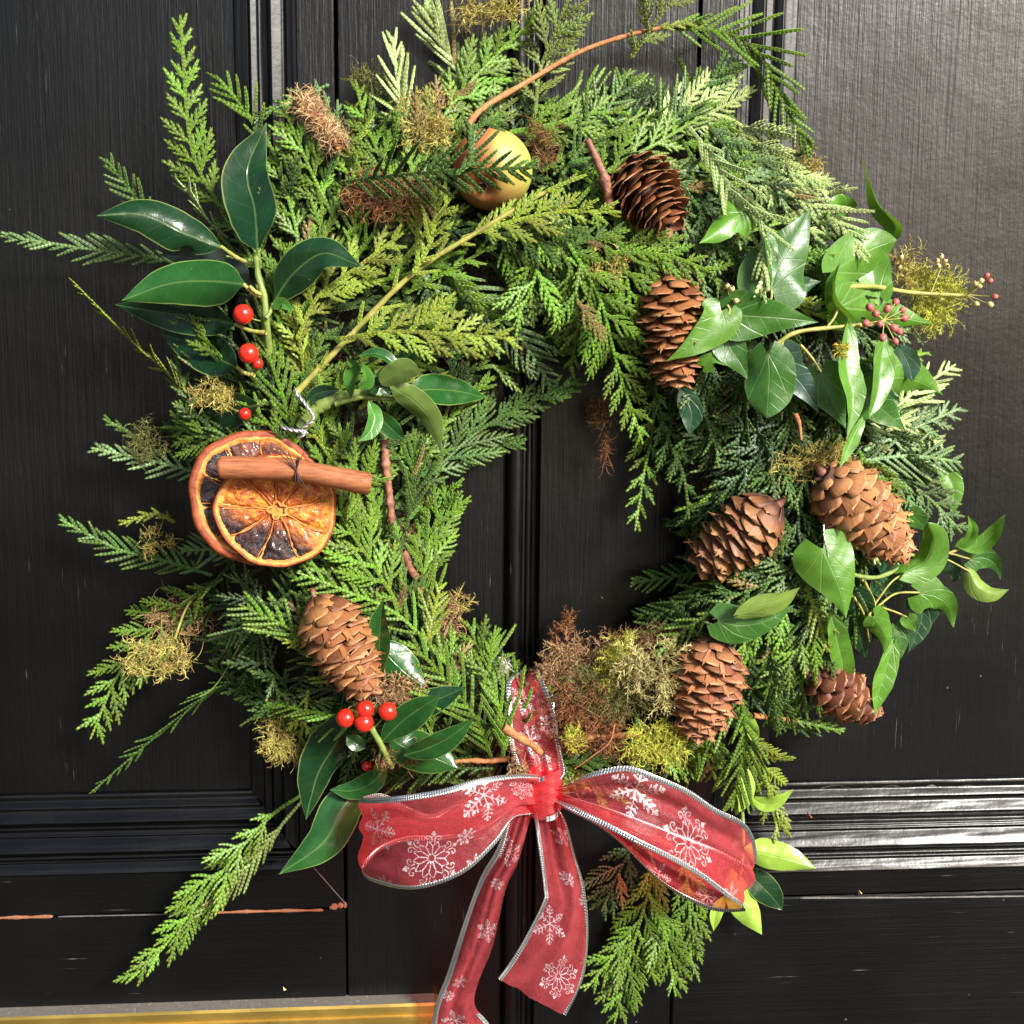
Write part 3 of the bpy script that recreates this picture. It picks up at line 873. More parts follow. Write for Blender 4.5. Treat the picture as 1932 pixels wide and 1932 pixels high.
# (path, half width, tint, label, options)
FR = [
 # upper left, reaching out over the door
 ([(440,440),(413,388),(361,275),(340,30)], 52, 'G', "tall upright cedar spray standing clear of the wreath at its upper left", dict(off=(-4,10), start=.06)),
 ([(345,512),(309,490),(155,468),(0,445)], 34, 'B', "pale grey-green cedar spray pointing straight out to the left edge", dict(off=(-6,6), ang=34)),
 ([(300,430),(265,385),(200,300)], 36, 'D', "short dark cedar tip poking out above the spotted holly leaf", dict(off=(-6,2))),
 ([(430,450),(400,425),(360,370),(325,325)], 34, 'W', "narrow cedar spray seen edge-on, its pale underside showing, beside the tall upright spray", dict(off=(-4,4), roll=68)),
 ([(500,290),(470,220),(408,143)], 46, 'G', "cedar spray behind the upright holly leaf, tip over the door moulding", dict(off=(-4,2))),
 ([(430,930),(390,880),(345,740),(250,645),(131,525)], 34, 'Y', "long thin yellow-green cedar spray seen edge-on, hanging past the lowest dark holly leaf", dict(off=(-8,4), roll=74, spacing=8)),
 ([(400,905),(330,880),(172,845)], 42, 'B', "grey-green cedar spray pointing left beside the big orange slice", dict(off=(-5,3))),
 ([(300,860),(250,820),(195,790)], 22, 'D', "small dark cedar tip above the grey-green left spray", dict(off=(-6,1))),
 ([(400,1085),(300,1055),(220,1035),(113,980)], 44, 'D', "dark cedar spray with browned tips pointing left below the orange slices", dict(off=(-6,2))),
 ([(330,985),(290,970),(225,990)], 14, 'Y', "bent broken cedar tip left of the orange slices", dict(off=(-2,4))),
 ([(420,1090),(310,1170),(225,1270),(170,1395)], 78, 'G', "big cedar spray drooping down and left from the wreath's left side", dict(off=(-6,6), ang=46, sharp=.8)),
 ([(540,1320),(430,1290),(300,1385),(168,1498)], 44, 'D', "long wispy cedar spray seen edge-on reaching down left", dict(off=(-8,6), roll=72, spacing=9)),
 ([(580,1492),(500,1550),(400,1670),(310,1785),(237,1856)], 52, 'G', "longest drooping cedar spray at lower left, tip near the brass plate", dict(off=(-6,14), ang=30, start=.16, sharp=.7, comp=1)),
 ([(575,1505),(520,1570),(430,1680),(330,1760)], 30, 'O', "thin cedar shoot running beside the longest drooping spray", dict(off=(-8,8), ang=28, start=.2)),
 ([(400,1140),(480,1175),(560,1195),(448,1138)][:1]+[(330,1190)], 20, 'D', "small dark cedar shoot behind the big drooping left spray", dict(off=(-8,0))),
 ([(600,1250),(550,1190),(450,1140)], 62, 'G', "bright cedar spray fanning left beside the lower left cone", dict(off=(4,8), comp=0)),
 ([(560,1330),(500,1250),(400,1210),(370,1155)], 50, 'K', "shaded cedar spray low on the left edge", dict(off=(-8,-3), comp=1)),
 ([(590,1400),(520,1330),(440,1290),(395,1245)], 46, 'D', "dark cedar spray behind the yellow-green moss tuft", dict(off=(-8,-3), comp=1)),
 # top left
 ([(640,430),(590,330),(530,190)], 60, 'G', "cedar spray right of the upright holly leaf pointing up", dict(off=(2,8))),
 ([(560,520),(560,440),(530,330),(500,250)], 50, 'G', "cedar spray rising close against the upright holly leaf", dict(off=(0,4))),
 ([(720,420),(690,320),(640,240),(590,170)], 60, 'B', "pale cedar spray under the curled dried root", dict(off=(0,5))),
 ([(760,430),(730,330),(690,230),(670,150)], 50, 'G', "cedar spray between the dried root and the yellow moss", dict(off=(3,8))),
 ([(620,160),(560,185),(480,225)], 24, 'D', "small dark cedar tip level with the top of the dried root", dict(off=(-6,0))),
 ([(735,400),(830,230),(930,110),(1030,20)], 70, 'G', "long cedar spray running up and right towards the top of the wreath", dict(off=(6,12), ang=38, start=.05)),
 ([(800,270),(760,200),(740,70)], 46, 'W', "pale cedar spray with upright fingers at the top left", dict(off=(2,8), ang=28)),
 ([(900,210),(860,130),(800,10)], 62, 'W', "whitish cedar spray with long fingers against the door at the top", dict(off=(0,6), ang=26)),
 ([(880,300),(850,200),(900,110),(960,60)], 50, 'G', "cedar spray just right of the whitish fingers", dict(off=(5,10))),
 ([(1010,210),(1020,130),(1060,30),(1085,-40)], 72, 'O', "olive cedar spray rising out of the top of the picture", dict(off=(10,24), ang=44, comp=1)),
 ([(1190,110),(1230,50),(1285,-20)], 66, 'O', "light olive cedar spray crossing the top edge right of centre", dict(off=(10,22), ang=50, comp=1)),
 ([(880,240),(910,205),(985,160),(1090,100),(1180,68),(1250,52),(1330,40)], 30, 'Y', "cedar branch with bare orange-brown bark slanting up over the apple", dict(off=(16,12), wood=.82, start=.84, wood_mat='BARK')),
 ([(1250,52),(1370,62),(1433,105),(1474,190),(1533,292)], 60, 'G', "arching cedar spray drooping over the right door moulding", dict(off=(10,12), ang=36, start=.05)),
 ([(1000,200),(1060,200),(1130,170),(1230,150)], 46, 'G', "cedar spray lying just under the orange-brown branch", dict(off=(4,8))),
 ([(960,250),(1040,235),(1110,215),(1180,212)], 54, 'G', "cedar spray above the apple pointing right with lit tips", dict(off=(8,14), comp=1)),
 # centre, over and round the apple
 ([(640,345),(740,332),(860,322),(1012,316)], 62, 'D', "dark cedar spray lying across the front of the apple", dict(off=(14,46), ang=48, start=.1, side=0)),
 ([(860,330),(890,300),(900,240),(950,228)], 40, 'D', "dark cedar shoot standing up over the top of the apple", dict(off=(40,46))),
 ([(1200,340),(1260,240),(1330,160),(1400,112)], 66, 'D', "dark green cedar spray pointing up to the right edge of the moulding", dict(off=(3,10), comp=0, spacing=6)),
 ([(1060,330),(1110,260),(1150,200),(1190,130)], 56, 'D', "dark cedar spray between the apple and the top right sprays", dict(off=(3,8), comp=0)),
 ([(1080,390),(1150,320),(1240,270),(1330,215)], 56, 'G', "cedar spray above the top cone with bright tips", dict(off=(6,13), comp=1)),
 ([(1180,260),(1290,215),(1390,232),(1474,325),(1600,378)], 80, 'W', "long sunlit pale cedar spray sweeping down to the right past the ivy", dict(off=(6,8), comp=1, ang=34)),
 ([(1300,240),(1345,300),(1390,380),(1440,430),(1436,560)], 50, 'W', "pale hanging cedar spray that ends over the top ivy leaves", dict(off=(10,24), ang=28)),
 ([(1480,360),(1560,405),(1600,440),(1622,488)], 44, 'W', "pale cedar tip hanging over the large ivy leaf", dict(off=(10,20), ang=30)),
 ([(1330,230),(1390,300),(1440,340),(1500,380)], 60, 'B', "grey-green cedar spray behind the sunlit pale one", dict(off=(2,6), comp=1)),
 ([(1280,110),(1320,190),(1370,260),(1400,330)], 44, 'G', "cedar spray on the shoulder of the wreath at upper right", dict(off=(-4,2), comp=1)),
 ([(1230,330),(1300,370),(1340,440),(1350,520)], 50, 'D', "dark cedar spray right of the top cone", dict(off=(0,4))),
 # yellow stem and its sprays
 ([(560,740),(665,629),(779,516),(892,443),(1026,364),(1105,330)], 30, 'Y', "bare yellow-green cedar stem running diagonally below the apple", dict(off=(2,17), wood=.80, start=.12, spacing=30)),
 ([(779,516),(815,447),(822,350)], 34, 'Y', "yellowish cedar shoot rising from the diagonal stem left of the apple", dict(off=(12,16), comp=0)),
 ([(640,640),(734,626),(850,630),(985,640)], 66, 'Y', "yellow-green cedar spray pointing right above the inner opening", dict(off=(12,22), comp=1, ang=40)),
 ([(560,640),(600,560),(680,500),(760,440)], 60, 'Y', "yellow-green cedar spray beside the curved dark holly leaf", dict(off=(4,8), comp=1)),
 ([(870,450),(960,420),(1060,400),(1170,400)], 52, 'Y', "bright cedar spray just under the apple pointing right", dict(off=(10,18), comp=1)),
 ([(880,420),(990,450),(1080,460),(1180,430)], 56, 'D', "dark cedar spray under the bright one below the apple", dict(off=(6,12), comp=0)),
 ([(830,480),(900,560),(970,620),(1042,732)], 64, 'B', "dull grey-green cedar spray hanging into the opening from above", dict(off=(-4,8), comp=0, ang=46)),
 ([(780,500),(850,570),(940,590),(1010,600)], 58, 'B', "dull cedar spray behind the diagonal stem", dict(off=(-2,4), comp=0)),
 ([(1020,450),(1010,520),(985,580),(958,605)], 60, 'G', "cedar spray hanging down left over the top of the opening", dict(off=(8,16), comp=1)),
 ([(1040,440),(1080,520),(1090,610),(1075,700)], 60, 'G', "cedar spray hanging straight down into the top of the opening", dict(off=(8,20), comp=1)),
 ([(1060,440),(1130,560),(1165,690),(1213,838)], 72, 'G', "long bright cedar spray hanging down the right side of the opening", dict(off=(10,26), comp=1, ang=42)),
 ([(1080,430),(1170,490),(1190,590),(1200,660)], 60, 'G', "bright cedar spray left of the middle cone", dict(off=(8,14), comp=1)),
 ([(1120,440),(1200,470),(1270,485),(1345,515)], 56, 'G', "cedar spray between the two upper cones pointing right", dict(off=(8,16), comp=1)),
 ([(1240,700),(1229,823),(1215,892),(1198,1002)], 52, 'G', "cedar spray hanging loose in the right of the opening", dict(off=(0,16), ang=42)),
 ([(1235,740),(1262,830),(1290,900),(1300,980)], 40, 'D', "dark cedar spray hanging beside the loose one in the opening", dict(off=(-2,8), comp=1)),
 # inner left
 ([(745,960),(823,885),(923,800),(1095,714)], 62, 'D', "dark cedar spray crossing the opening up to the right", dict(off=(0,10), ang=34)),
 ([(790,820),(870,835),(989,836)], 42, 'D', "dark cedar tip pointing right under the inner holly leaves", dict(off=(0,6), ang=36)),
 ([(765,1000),(780,930),(780,860),(800,790)], 44, 'D', "dark cedar spray between cinnamon stick and opening", dict(off=(4,8), ang=30)),
 ([(795,1120),(813,1010),(851,918)], 66, 'G', "cedar spray rising at the left rim of the opening", dict(off=(2,10), ang=34)),
 ([(830,1220),(805,1110),(780,1010)], 56, 'G', "cedar spray low on the left rim of the opening", dict(off=(4,8), ang=36)),
 ([(770,1170),(700,1060),(650,980),(640,900)], 70, 'G', "broad cedar spray right of the small orange slice", dict(off=(4,8), ang=42)),
 ([(700,1010),(690,920),(650,850),(640,800)], 60, 'G', "cedar spray above the right end of the cinnamon stick", dict(off=(0,4), ang=40)),
 ([(840,1250),(750,1160),(640,1110),(560,1080)], 64, 'G', "cedar spray below the small orange slice pointing left", dict(off=(4,8), ang=42)),
 ([(800,1230),(815,1170),(832,1100)], 40, 'Y', "small yellow-green cedar tip above the lower holly", dict(off=(10,16))),
 ([(945,1330),(925,1270),(880,1172)], 56, 'G', "bright cedar spray left of the ribbon band", dict(off=(8,14), ang=38)),
 ([(930,1440),(900,1360),(830,1270),(770,1210)], 74, 'G', "cedar spray fanning up left behind the holly berries", dict(off=(5,10), ang=38)),
 ([(950,1430),(945,1350),(920,1280)], 40, 'G', "narrow cedar spray pressed against the ribbon band", dict(off=(8,12), ang=28)),
 ([(930,1450),(850,1450),(760,1465),(700,1480)], 34, 'D', "dark cedar spray lying along the top of the bow's left loop", dict(off=(6,8))),
 # bottom right
 ([(1050,1440),(1140,1430),(1240,1420),(1320,1400)], 40, 'D', "dark cedar spray above the bow's right loop", dict(off=(2,6))),
 ([(1400,1325),(1405,1400),(1380,1530)], 66, 'G', "cedar spray hanging below the lower cone beside the bow", dict(off=(10,18), ang=30)),
 ([(1400,1330),(1330,1400),(1290,1470)], 44, 'G', "cedar spray hanging behind the lower cone towards the bow", dict(off=(4,10), ang=30)),
 ([(1410,1380),(1440,1450),(1470,1580)], 56, 'Y', "yellowish cedar spray hanging at the lower right edge", dict(off=(-2,4), ang=30, comp=1)),
 ([(1420,1350),(1500,1360),(1592,1380)], 26, 'G', "short cut cedar twig under the shaded cone at lower right", dict(off=(0,4), wood=.5, start=.5, wood_mat='BARK')),
 ([(1480,1370),(1530,1375),(1610,1350)], 20, 'D', "thin dark cedar tip beside the cut twig", dict(off=(-4,2))),
 ([(1225,1600),(1229,1656),(1190,1800),(1158,1935)], 76, 'G', "cedar spray hanging below the bow at bottom centre", dict(off=(0,14), ang=36, comp=1)),
 ([(1229,1656),(1250,1740),(1275,1880)], 60, 'G', "cedar spray hanging right of the bottom centre one", dict(off=(0,12), ang=34, comp=1)),
 ([(1205,1740),(1160,1800),(1102,1870)], 46, 'G', "cedar tip hanging just right of the bow's right tail", dict(off=(4,12), ang=36, comp=1)),
 ([(1210,1570),(1170,1640),(1135,1720)], 60, 'K', "shaded cedar spray behind the bow's right loop", dict(off=(-4,4), ang=36, comp=1)),
 ([(1290,1600),(1300,1700),(1305,1850)], 50, 'G', "cedar spray hanging under the end of the bow's right loop", dict(off=(-2,8), ang=34, comp=1)),
 # right side
 ([(1640,840),(1700,760),(1802,688)], 56, 'W', "pale cedar spray pointing up right beyond the ivy on the right edge", dict(off=(-4,6))),
 ([(1630,850),(1720,810),(1812,770)], 56, 'B', "grey-green cedar spray on the right edge below the pale one", dict(off=(-2,6))),
 ([(1620,870),(1720,860),(1812,872)], 62, 'B', "grey-green cedar spray pointing straight out to the right edge", dict(off=(0,6))),
 ([(1640,870),(1740,930),(1815,1005)], 66, 'B', "cedar spray fanning down right above the wispy ivy", dict(off=(0,6))),
 ([(1620,850),(1650,900),(1690,960)], 50, 'G', "cedar spray right behind the tan cone", dict(off=(2,6))),
 ([(1470,800),(1390,820),(1290,850)], 60, 'K', "shaded cedar spray pointing left under the ivy", dict(off=(-2,2))),
 ([(1480,800),(1420,870),(1350,950)], 64, 'K', "shaded cedar spray pointing down left above the dark cone", dict(off=(0,4))),
 ([(1490,800),(1470,870),(1440,940)], 60, 'D', "dark cedar spray hanging above the dark cone's stalk", dict(off=(2,6))),
 ([(1500,820),(1520,880),(1500,960)], 40, 'D', "dark cedar tip between the dark cone and the tan cone", dict(off=(2,6))),
 ([(1550,1050),(1470,1090),(1350,1140)], 62, 'D', "dark cedar spray under the dark cone pointing left", dict(off=(3,6))),
 ([(1540,1070),(1460,1160),(1390,1230)], 62, 'G', "cedar spray behind the two-tone ivy leaf", dict(off=(2,5))),
 ([(1520,1110),(1545,1170),(1560,1230)], 34, 'Y', "yellow-tipped cedar shoot left of the long hanging ivy leaf", dict(off=(6,12))),
 ([(1560,1130),(1500,1230),(1440,1310)], 60, 'G', "cedar spray hanging right of the lower cone", dict(off=(3,6))),
 ([(1560,1170),(1540,1260),(1500,1350)], 58, 'D', "dark cedar spray left of the shaded cone", dict(off=(0,4))),
 ([(1320,1080),(1260,1090),(1190,1100)], 36, 'D', "dark cedar spray reaching into the opening from the right", dict(off=(0,4))),
 ([(1330,1110),(1270,1150),(1200,1160)], 40, 'D', "dark cedar spray just below the one reaching into the opening", dict(off=(0,4))),
 ([(1350,1150),(1290,1190),(1235,1240)], 40, 'G', "cedar spray above the moss at the lower right of the opening", dict(off=(2,6))),
]
def build_fronds():
    for path, hw, tint, label, opt in FR:
        opt = dict(opt)
        if opt.get('wood_mat') == 'BARK': opt['wood_mat'] = M_BARK
        frond(path, hw, tint, label, **opt)
build_fronds()

# ---- filling sprays of the ring, laid in the direction the foliage takes there
FLOW = [(400,500,-1,-.1),(480,330,-.4,-1),(600,250,-.5,-1),(750,200,-.3,-1),(800,150,.5,-1),(1000,200,.8,-.6),(1250,180,.9,-.5),
 (1400,250,1,.2),(1500,330,1,.4),(1300,350,.8,.5),(1120,430,.6,.8),(1150,600,.4,1),(950,520,.5,.9),(750,450,.8,-.5),(620,500,.3,-1),
 (560,600,.1,-.9),(650,400,-.2,-1),(650,640,1,-.2),(450,820,-.6,-.5),(350,850,-1,-.1),(360,1000,-1,0),(400,1130,-.9,.4),(450,1250,-.7,.6),
 (520,1330,-.2,1),(600,1080,-.3,-1),(700,1000,.1,-.9),(780,900,.6,-.7),(780,1100,.1,-1),(650,1150,-.6,-.5),(850,1250,-.2,-1),(900,1380,-.3,-1),
 (800,1470,-1,.1),(1400,1400,.0,1),(1350,1480,0,1),(1150,1400,1,.1),(1480,1250,-.2,1),(1430,1120,-.8,.5),(1300,1100,-1,.1),(1380,880,-.7,.6),
 (1500,850,.1,1),(1650,880,.8,.4),(1720,780,1,.1),(1720,950,.6,.9),(1300,750,-.1,1),(1500,600,.5,.6),(1600,500,.8,.3)]
MARKS = [("the apple",930,325),("the top cone",1225,370),("the middle right cone",1265,620),("the dark cone",1390,1010),("the tan cone",1610,965),
 ("the lower right cone",1340,1300),("the shaded cone",1580,1315),("the lower left cone",635,1220),("the big orange slice",430,930),("the small orange slice",560,980),
 ("the cinnamon stick's right end",690,915),("the upright holly leaf",465,350),("the spotted holly leaf",310,430),("the highest red berry",459,593),
 ("the inner holly sprig",745,740),("the ribbon band",1010,1350),("the bow's left loop",800,1570),("the bow's right loop",1280,1580),
 ("the lower holly berries",690,1350),("the large ivy leaf",1490,470),("the pink ivy buds",1665,610),("the wispy ivy",1760,1080),
 ("the dried root",605,225),("the yellow moss tuft",800,220),("the orange-brown branch",1090,105),("the lime moss ball",1760,560),
 ("the two-tone ivy leaf",1430,1140),("the bright hanging ivy leaf",1600,720),("the curved dark holly leaf",600,520),("the lowest long ivy leaf",1655,1290),
 ("the long holly leaf",620,1430),("the brown moss bed",1130,1270)]
HUE = dict(G="mid green", D="dark green", Y="yellow-green", B="grey-green", W="pale green", O="olive", K="deep shaded green")
def dirword(dx, dy):
    a = math.degrees(math.atan2(-dy, dx)) % 360
    return ["right", "up right", "up", "up left", "left", "down left", "down", "down right"][int((a+22.5)//45) % 8]
def poswords(mx, my, x, y):
    dx, dy = x-mx, y-my; r = math.hypot(dx, dy)
    if abs(dy) > 1.6*abs(dx): w = "above" if dy < 0 else "below"
    elif abs(dx) > 1.6*abs(dy): w = "left of" if dx < 0 else "right of"
    else: w = ("above and " if dy < 0 else "below and ")+("left of" if dx < 0 else "right of")
    return ("close " if r < 75 else "")+w
USED = set(o[3] for o in FR)
def auto_label(x, y, dx, dy, tint, what="cedar spray"):
    ms = sorted(MARKS, key=lambda m_: math.hypot(m_[1]-x, m_[2]-y))
    for a in range(3):
        lab = "%s %s pointing %s, %s %s" % (HUE[tint], what, dirword(dx, dy), poswords(ms[a][1], ms[a][2], x, y), ms[a][0])
        if lab not in USED and len(lab.split()) <= 16:
            USED.add(lab); return lab
    for a in range(3):
        for b in range(3):
            if a == b: continue
            lab = "%s cedar spray %s %s, %s %s" % (HUE[tint], poswords(ms[a][1], ms[a][2], x, y), ms[a][0], poswords(ms[b][1], ms[b][2], x, y), ms[b][0])
            if lab not in USED and len(lab.split()) <= 16:
                USED.add(lab); return lab
    return lab

def near_any(x, y, spots):
    return any((x-a)**2+(y-b)**2 < c*c for a, b, c in spots)
def fill():
    r = np.random.default_rng(5)
    fl = np.array(FLOW, float)
    gap = 78
    skip = [(1160,1310,115),(480,930,80),(1010,1400,40),(930,318,62)]
    n = 0
    for layer in (0, 1):
        g_ = gap*(0.98 if layer == 0 else 1.12)
        for yy in np.arange(60, 1560, g_*.88):
            for xx in np.arange(250, 1850, g_):
                x = xx+r.uniform(-.42, .42)*g_+((yy/g_) % 2 > 1)*g_/2; y = yy+r.uniform(-.4, .4)*g_
                t, a = ring_t(x, y)
                if t < 0.03 or t > 0.96: continue
                if near_any(x, y, skip): continue
                w = 1/((fl[:, 0]-x)**2+(fl[:, 1]-y)**2+900)**1.5
                v = norm((fl[:, 2:]/np.linalg.norm(fl[:, 2:], axis=1)[:, None]*w[:, None]).sum(0))
                if layer == 0:
                    th = r.normal(0, .55)
                else:
                    th = r.normal(0, .32)
                v = np.array([v[0]*math.cos(th)-v[1]*math.sin(th), v[0]*math.sin(th)+v[1]*math.cos(th)])
                Lp = r.uniform(150, 250) if layer else r.uniform(130, 220)
                # keep the opening and the outside clear
                for _ in range(3):
                    te = ring_t(x+v[0]*Lp*.6, y+v[1]*Lp*.6)[0]
                    if te < -.02 or te > 1.07: Lp *= .72
                q_ = np.array([-v[1], v[0]])*r.uniform(-.14, .14)*Lp
                b0 = (x-v[0]*Lp*.45, y-v[1]*Lp*.45)
                tb = ring_t(*b0)[0]
                if tb < 0 or tb > 1: b0 = (x-v[0]*Lp*.2, y-v[1]*Lp*.2)
                b1 = (x+q_[0], y+q_[1]); b2 = (x+v[0]*Lp*.55, y+v[1]*Lp*.55)
                right_top = (x > 1150 and y < 560)  # paler tints here carry the strong light of the upper right
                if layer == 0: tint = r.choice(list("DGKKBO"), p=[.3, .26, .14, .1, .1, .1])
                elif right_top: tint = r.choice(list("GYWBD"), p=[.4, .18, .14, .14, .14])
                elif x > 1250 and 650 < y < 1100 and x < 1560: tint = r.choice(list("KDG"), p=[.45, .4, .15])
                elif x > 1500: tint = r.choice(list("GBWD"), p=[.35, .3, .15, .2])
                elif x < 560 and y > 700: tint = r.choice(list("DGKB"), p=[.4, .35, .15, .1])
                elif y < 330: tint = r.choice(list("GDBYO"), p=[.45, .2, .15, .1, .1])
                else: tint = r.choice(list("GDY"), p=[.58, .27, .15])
                comp = 0 if layer == 0 else int(r.random() < (.8 if (x > 600 and y < 800) else .55))
                lift = (-7, -4) if layer == 0 else (-2, 3)
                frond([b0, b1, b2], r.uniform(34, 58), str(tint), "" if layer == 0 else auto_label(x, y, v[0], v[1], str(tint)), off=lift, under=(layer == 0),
                      roll=r.uniform(-38, 38), comp=comp, ang=r.uniform(32, 44), group="cedar sprays filling the wreath",
                      spacing=7.4 if not comp else 9, start=.08)
                n += 1
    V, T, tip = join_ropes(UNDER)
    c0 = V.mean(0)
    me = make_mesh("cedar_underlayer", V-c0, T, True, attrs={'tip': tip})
    o = link("cedar_underlayer", me, M_CEDAR, loc=c0, color=(0.034, 0.080, 0.016))  # colour darkened to stand for shade between the sprays
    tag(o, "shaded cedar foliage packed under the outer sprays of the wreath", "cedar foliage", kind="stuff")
    print("filler sprays", n, len(T))
fill()

# ------------------------------------------------------------------ packed moss ring under the greenery
def base_ring():
    na, nt = 160, 22
    V = []
    for i in range(na):
        a = rad(360*i/na); ad = 360*i/na
        ri = np.interp(ad, _ANG, _RI)+14; ro = np.interp(ad, _ANG, _RO)-85
        for j in range(nt):
            t = j/(nt-1)
            r_ = ri+(ro-ri)*t
            x, y = RC[0]+r_*math.cos(a), RC[1]-r_*math.sin(a)
            h = 0.0015+0.026*math.sqrt(max(0, 1-(2*t-1)**2))
            V.append(P(x, y, h))
    V = np.array(V)
    V[:, 1] -= 0.0022*snoise(V, 22, 4)+0.0015*snoise(V, 55, 6)
    V[:, 1] = np.minimum(V[:, 1], -0.0012)
    me = make_mesh("moss_ring", V, grid_faces(na, nt, close_u=True))
    o = link("moss_ring", me, M_BASE)
    tag(o, "dark packed moss ring showing in the gaps between the cedar sprays", "wreath base")
    return V.reshape(na, nt, 3)
BASE_V = base_ring()

def strand_mesh(P0, D, L, n_seg=5, w=0.00028, curl=.6, leaves=0, seed=0, up=None):
    """many thin curling strands; P0,D (m,3), L (m,)"""
    r = np.random.default_rng(seed)
    m_ = len(P0)
    D = norm(D)
    a1 = norm(np.cross(D, r.normal(size=(m_, 3)))); a2 = np.cross(D, a1)
    u = np.linspace(0, 1, n_seg+1)
    k1 = r.uniform(-curl, curl, m_); k2 = r.uniform(-curl, curl, m_); ph = r.uniform(0, 6.28, m_); fr = r.uniform(2, 5, m_)
    kk = (np.abs(k1)*2.2+.25)[:, None]
    C = P0[:, None]+L[:, None, None]*(D[:, None]*(np.sin(kk*u[None])/kk)[..., None]+a1[:, None]*((1-np.cos(kk*u[None]))/kk+.05*np.sin(ph[:, None]+u[None]*fr[:, None]))[..., None]
                                    + a2[:, None]*(k2[:, None]*.35*u[None]**2)[..., None])
    T = norm(np.gradient(C, axis=1))
    S = norm(np.cross(T, norm(r.normal(size=(m_, 1, 3))))); B = np.cross(T, S)
    ww = w*(1-.75*u)[None, :, None]
    ring = [C+S*ww, C-S*ww*.5+B*ww*.87, C-S*ww*.5-B*ww*.87]
    V = np.stack(ring, 2).reshape(m_, -1, 3)          # (m, (n+1)*3, 3)
    gf = grid_faces(n_seg+1, 3, close_v=True)
    nv = (n_seg+1)*3
    F4 = (gf[None]+(np.arange(m_)*nv)[:, None, None]).reshape(-1, 4)
    V = V.reshape(-1, 3)
    out = [F4]
    if leaves:
        LV, LT = [], []
        for k in range(leaves):
            f = .12+.84*k/leaves; i = f*n_seg; i0 = min(int(i), n_seg-1); q_ = i-i0
            c = C[:, i0]*(1-q_)+C[:, i0+1]*q_
            t = T[:, i0]; th = r.uniform(0, 6.28, m_)
            s = S[:, i0]*np.cos(th)[:, None]+B[:, i0]*np.sin(th)[:, None]
            ll = (L*.24*(1.1-f)+.0008)[:, None]
            tip = c+s*ll*.8+t*ll*.7
            LV.append(np.stack([c-t*ll*.14, c+t*ll*.14, tip], 1))
        LV = np.stack(LV, 1).reshape(-1, 3)
        LT = np.arange(len(LV)).reshape(-1, 3)+len(V)
        V = np.vstack([V, LV]); out.append(LT)
    return V, out

MOSS = dict(lime=(0.46, 0.46, 0.06), yel=(0.42, 0.34, 0.09), brown=(0.20, 0.10, 0.035), tan=(0.36, 0.21, 0.10), dark=(0.055, 0.045, 0.015), olive=(0.13, 0.13, 0.03), rust=(0.24, 0.09, 0.035))

def base_moss():
    r = np.random.default_rng(9)
    n = 5200
    i = r.integers(0, BASE_V.shape[0], n); j = r.integers(2, BASE_V.shape[1]-2, n)
    P0 = BASE_V[i, j]+r.normal(0, .0016, (n, 3))
    D = np.array([0, -1, 0])*.5+r.normal(0, .9, (n, 3)); D[:, 1] = -np.abs(D[:, 1])*.5
    for nm, colr, sl in (("ground_moss", MOSS['brown'], slice(0, 2600)), ("ground_moss", MOSS['olive'], slice(2600, n))):
        p = P0[sl]
        V, Fs = strand_mesh(p, D[sl], r.uniform(.006, .014, len(p)), 4, .00030, 1.0, 4, 3)
        o = link(nm, make_mesh(nm, V, Fs, False), M_MOSS, color=colr)
        tag(o, ("brown" if colr == MOSS['brown'] else "olive")+" moss strands packed over the ring beneath the sprays", "moss", kind="stuff")
base_moss()

def moss(label, x, y, rx, ry, n, col, off=6, L=(.006, .013), leaves=5, curl=.8, thick=.006, seed=None, w=.00028, dirn=None, name="moss_tuft", cat="moss tuft", d=None):
    seed = seed or int(x+y); n = int(n*1.7)
    r = np.random.default_rng(seed)
    base = W(x, y, off) if d is None else P(x, y, d*.001)
    k = .000275
    g = np.clip(r.normal(0, .6, (n, 3)), -1.25, 1.25)
    nc = max(3, n//28); cc = r.uniform(-1.1, 1.1, (nc, 3)); pick = r.integers(0, nc, n)
    mk = r.random(n) < .65; g[mk] = cc[pick[mk]]+r.normal(0, .17, (int(mk.sum()), 3))
    P0 = base+np.stack([g[:, 0]*rx*k, -np.abs(g[:, 1])*thick, g[:, 2]*ry*k], 1)
    D = np.stack([g[:, 0]*.5, -np.abs(g[:, 1])*.35-.05, g[:, 2]*.5], 1)+r.normal(0, .75, (n, 3))*np.array([1, .5, 1])
    if dirn is not None: D = norm(D)+np.array(dirn)*1.2
    LL = r.uniform(L[0]*.7, L[1]*.85, n)
    curl = curl*1.5; w = w*.8
    V, Fs = strand_mesh(P0, D, LL, 7, w, curl, leaves, seed)
    o = link(name, make_mesh(name, V-base, Fs, False), M_MOSS, loc=base, color=MOSS[col] if isinstance(col, str) else col)
    tag(o, label, cat)
    return o

moss("lime green feathery moss ball hanging behind the ivy buds at the right edge", 1762, 560, 42, 46, 300, 'lime', 4, (.006, .013), 9)
moss("small yellow moss tuft under the outermost ivy stem end", 1705, 500, 24, 24, 90, 'yel', 6)
moss("golden curly moss tuft hanging off the big drooping left spray", 292, 1235, 46, 30, 230, 'yel', 8, (.005, .012), 3, 1.3, d=24)
moss("thin tan moss wisp above the golden tuft", 345, 1165, 44, 34, 130, 'tan', -4, (.007, .016), 2, 1.2)
moss("upright yellow-green moss tuft at the wreath's lower left edge", 528, 1370, 24, 42, 230, 'yel', -2, (.006, .012), 4)
moss("olive moss tuft above the left grey-green spray", 280, 840, 24, 34, 110, 'olive', 0, (.006, .012), 3, 1.2)
moss("yellow moss tuft left of the dark round holly leaf", 400, 742, 34, 20, 130, 'yel', 4, (.004, .009), 4)
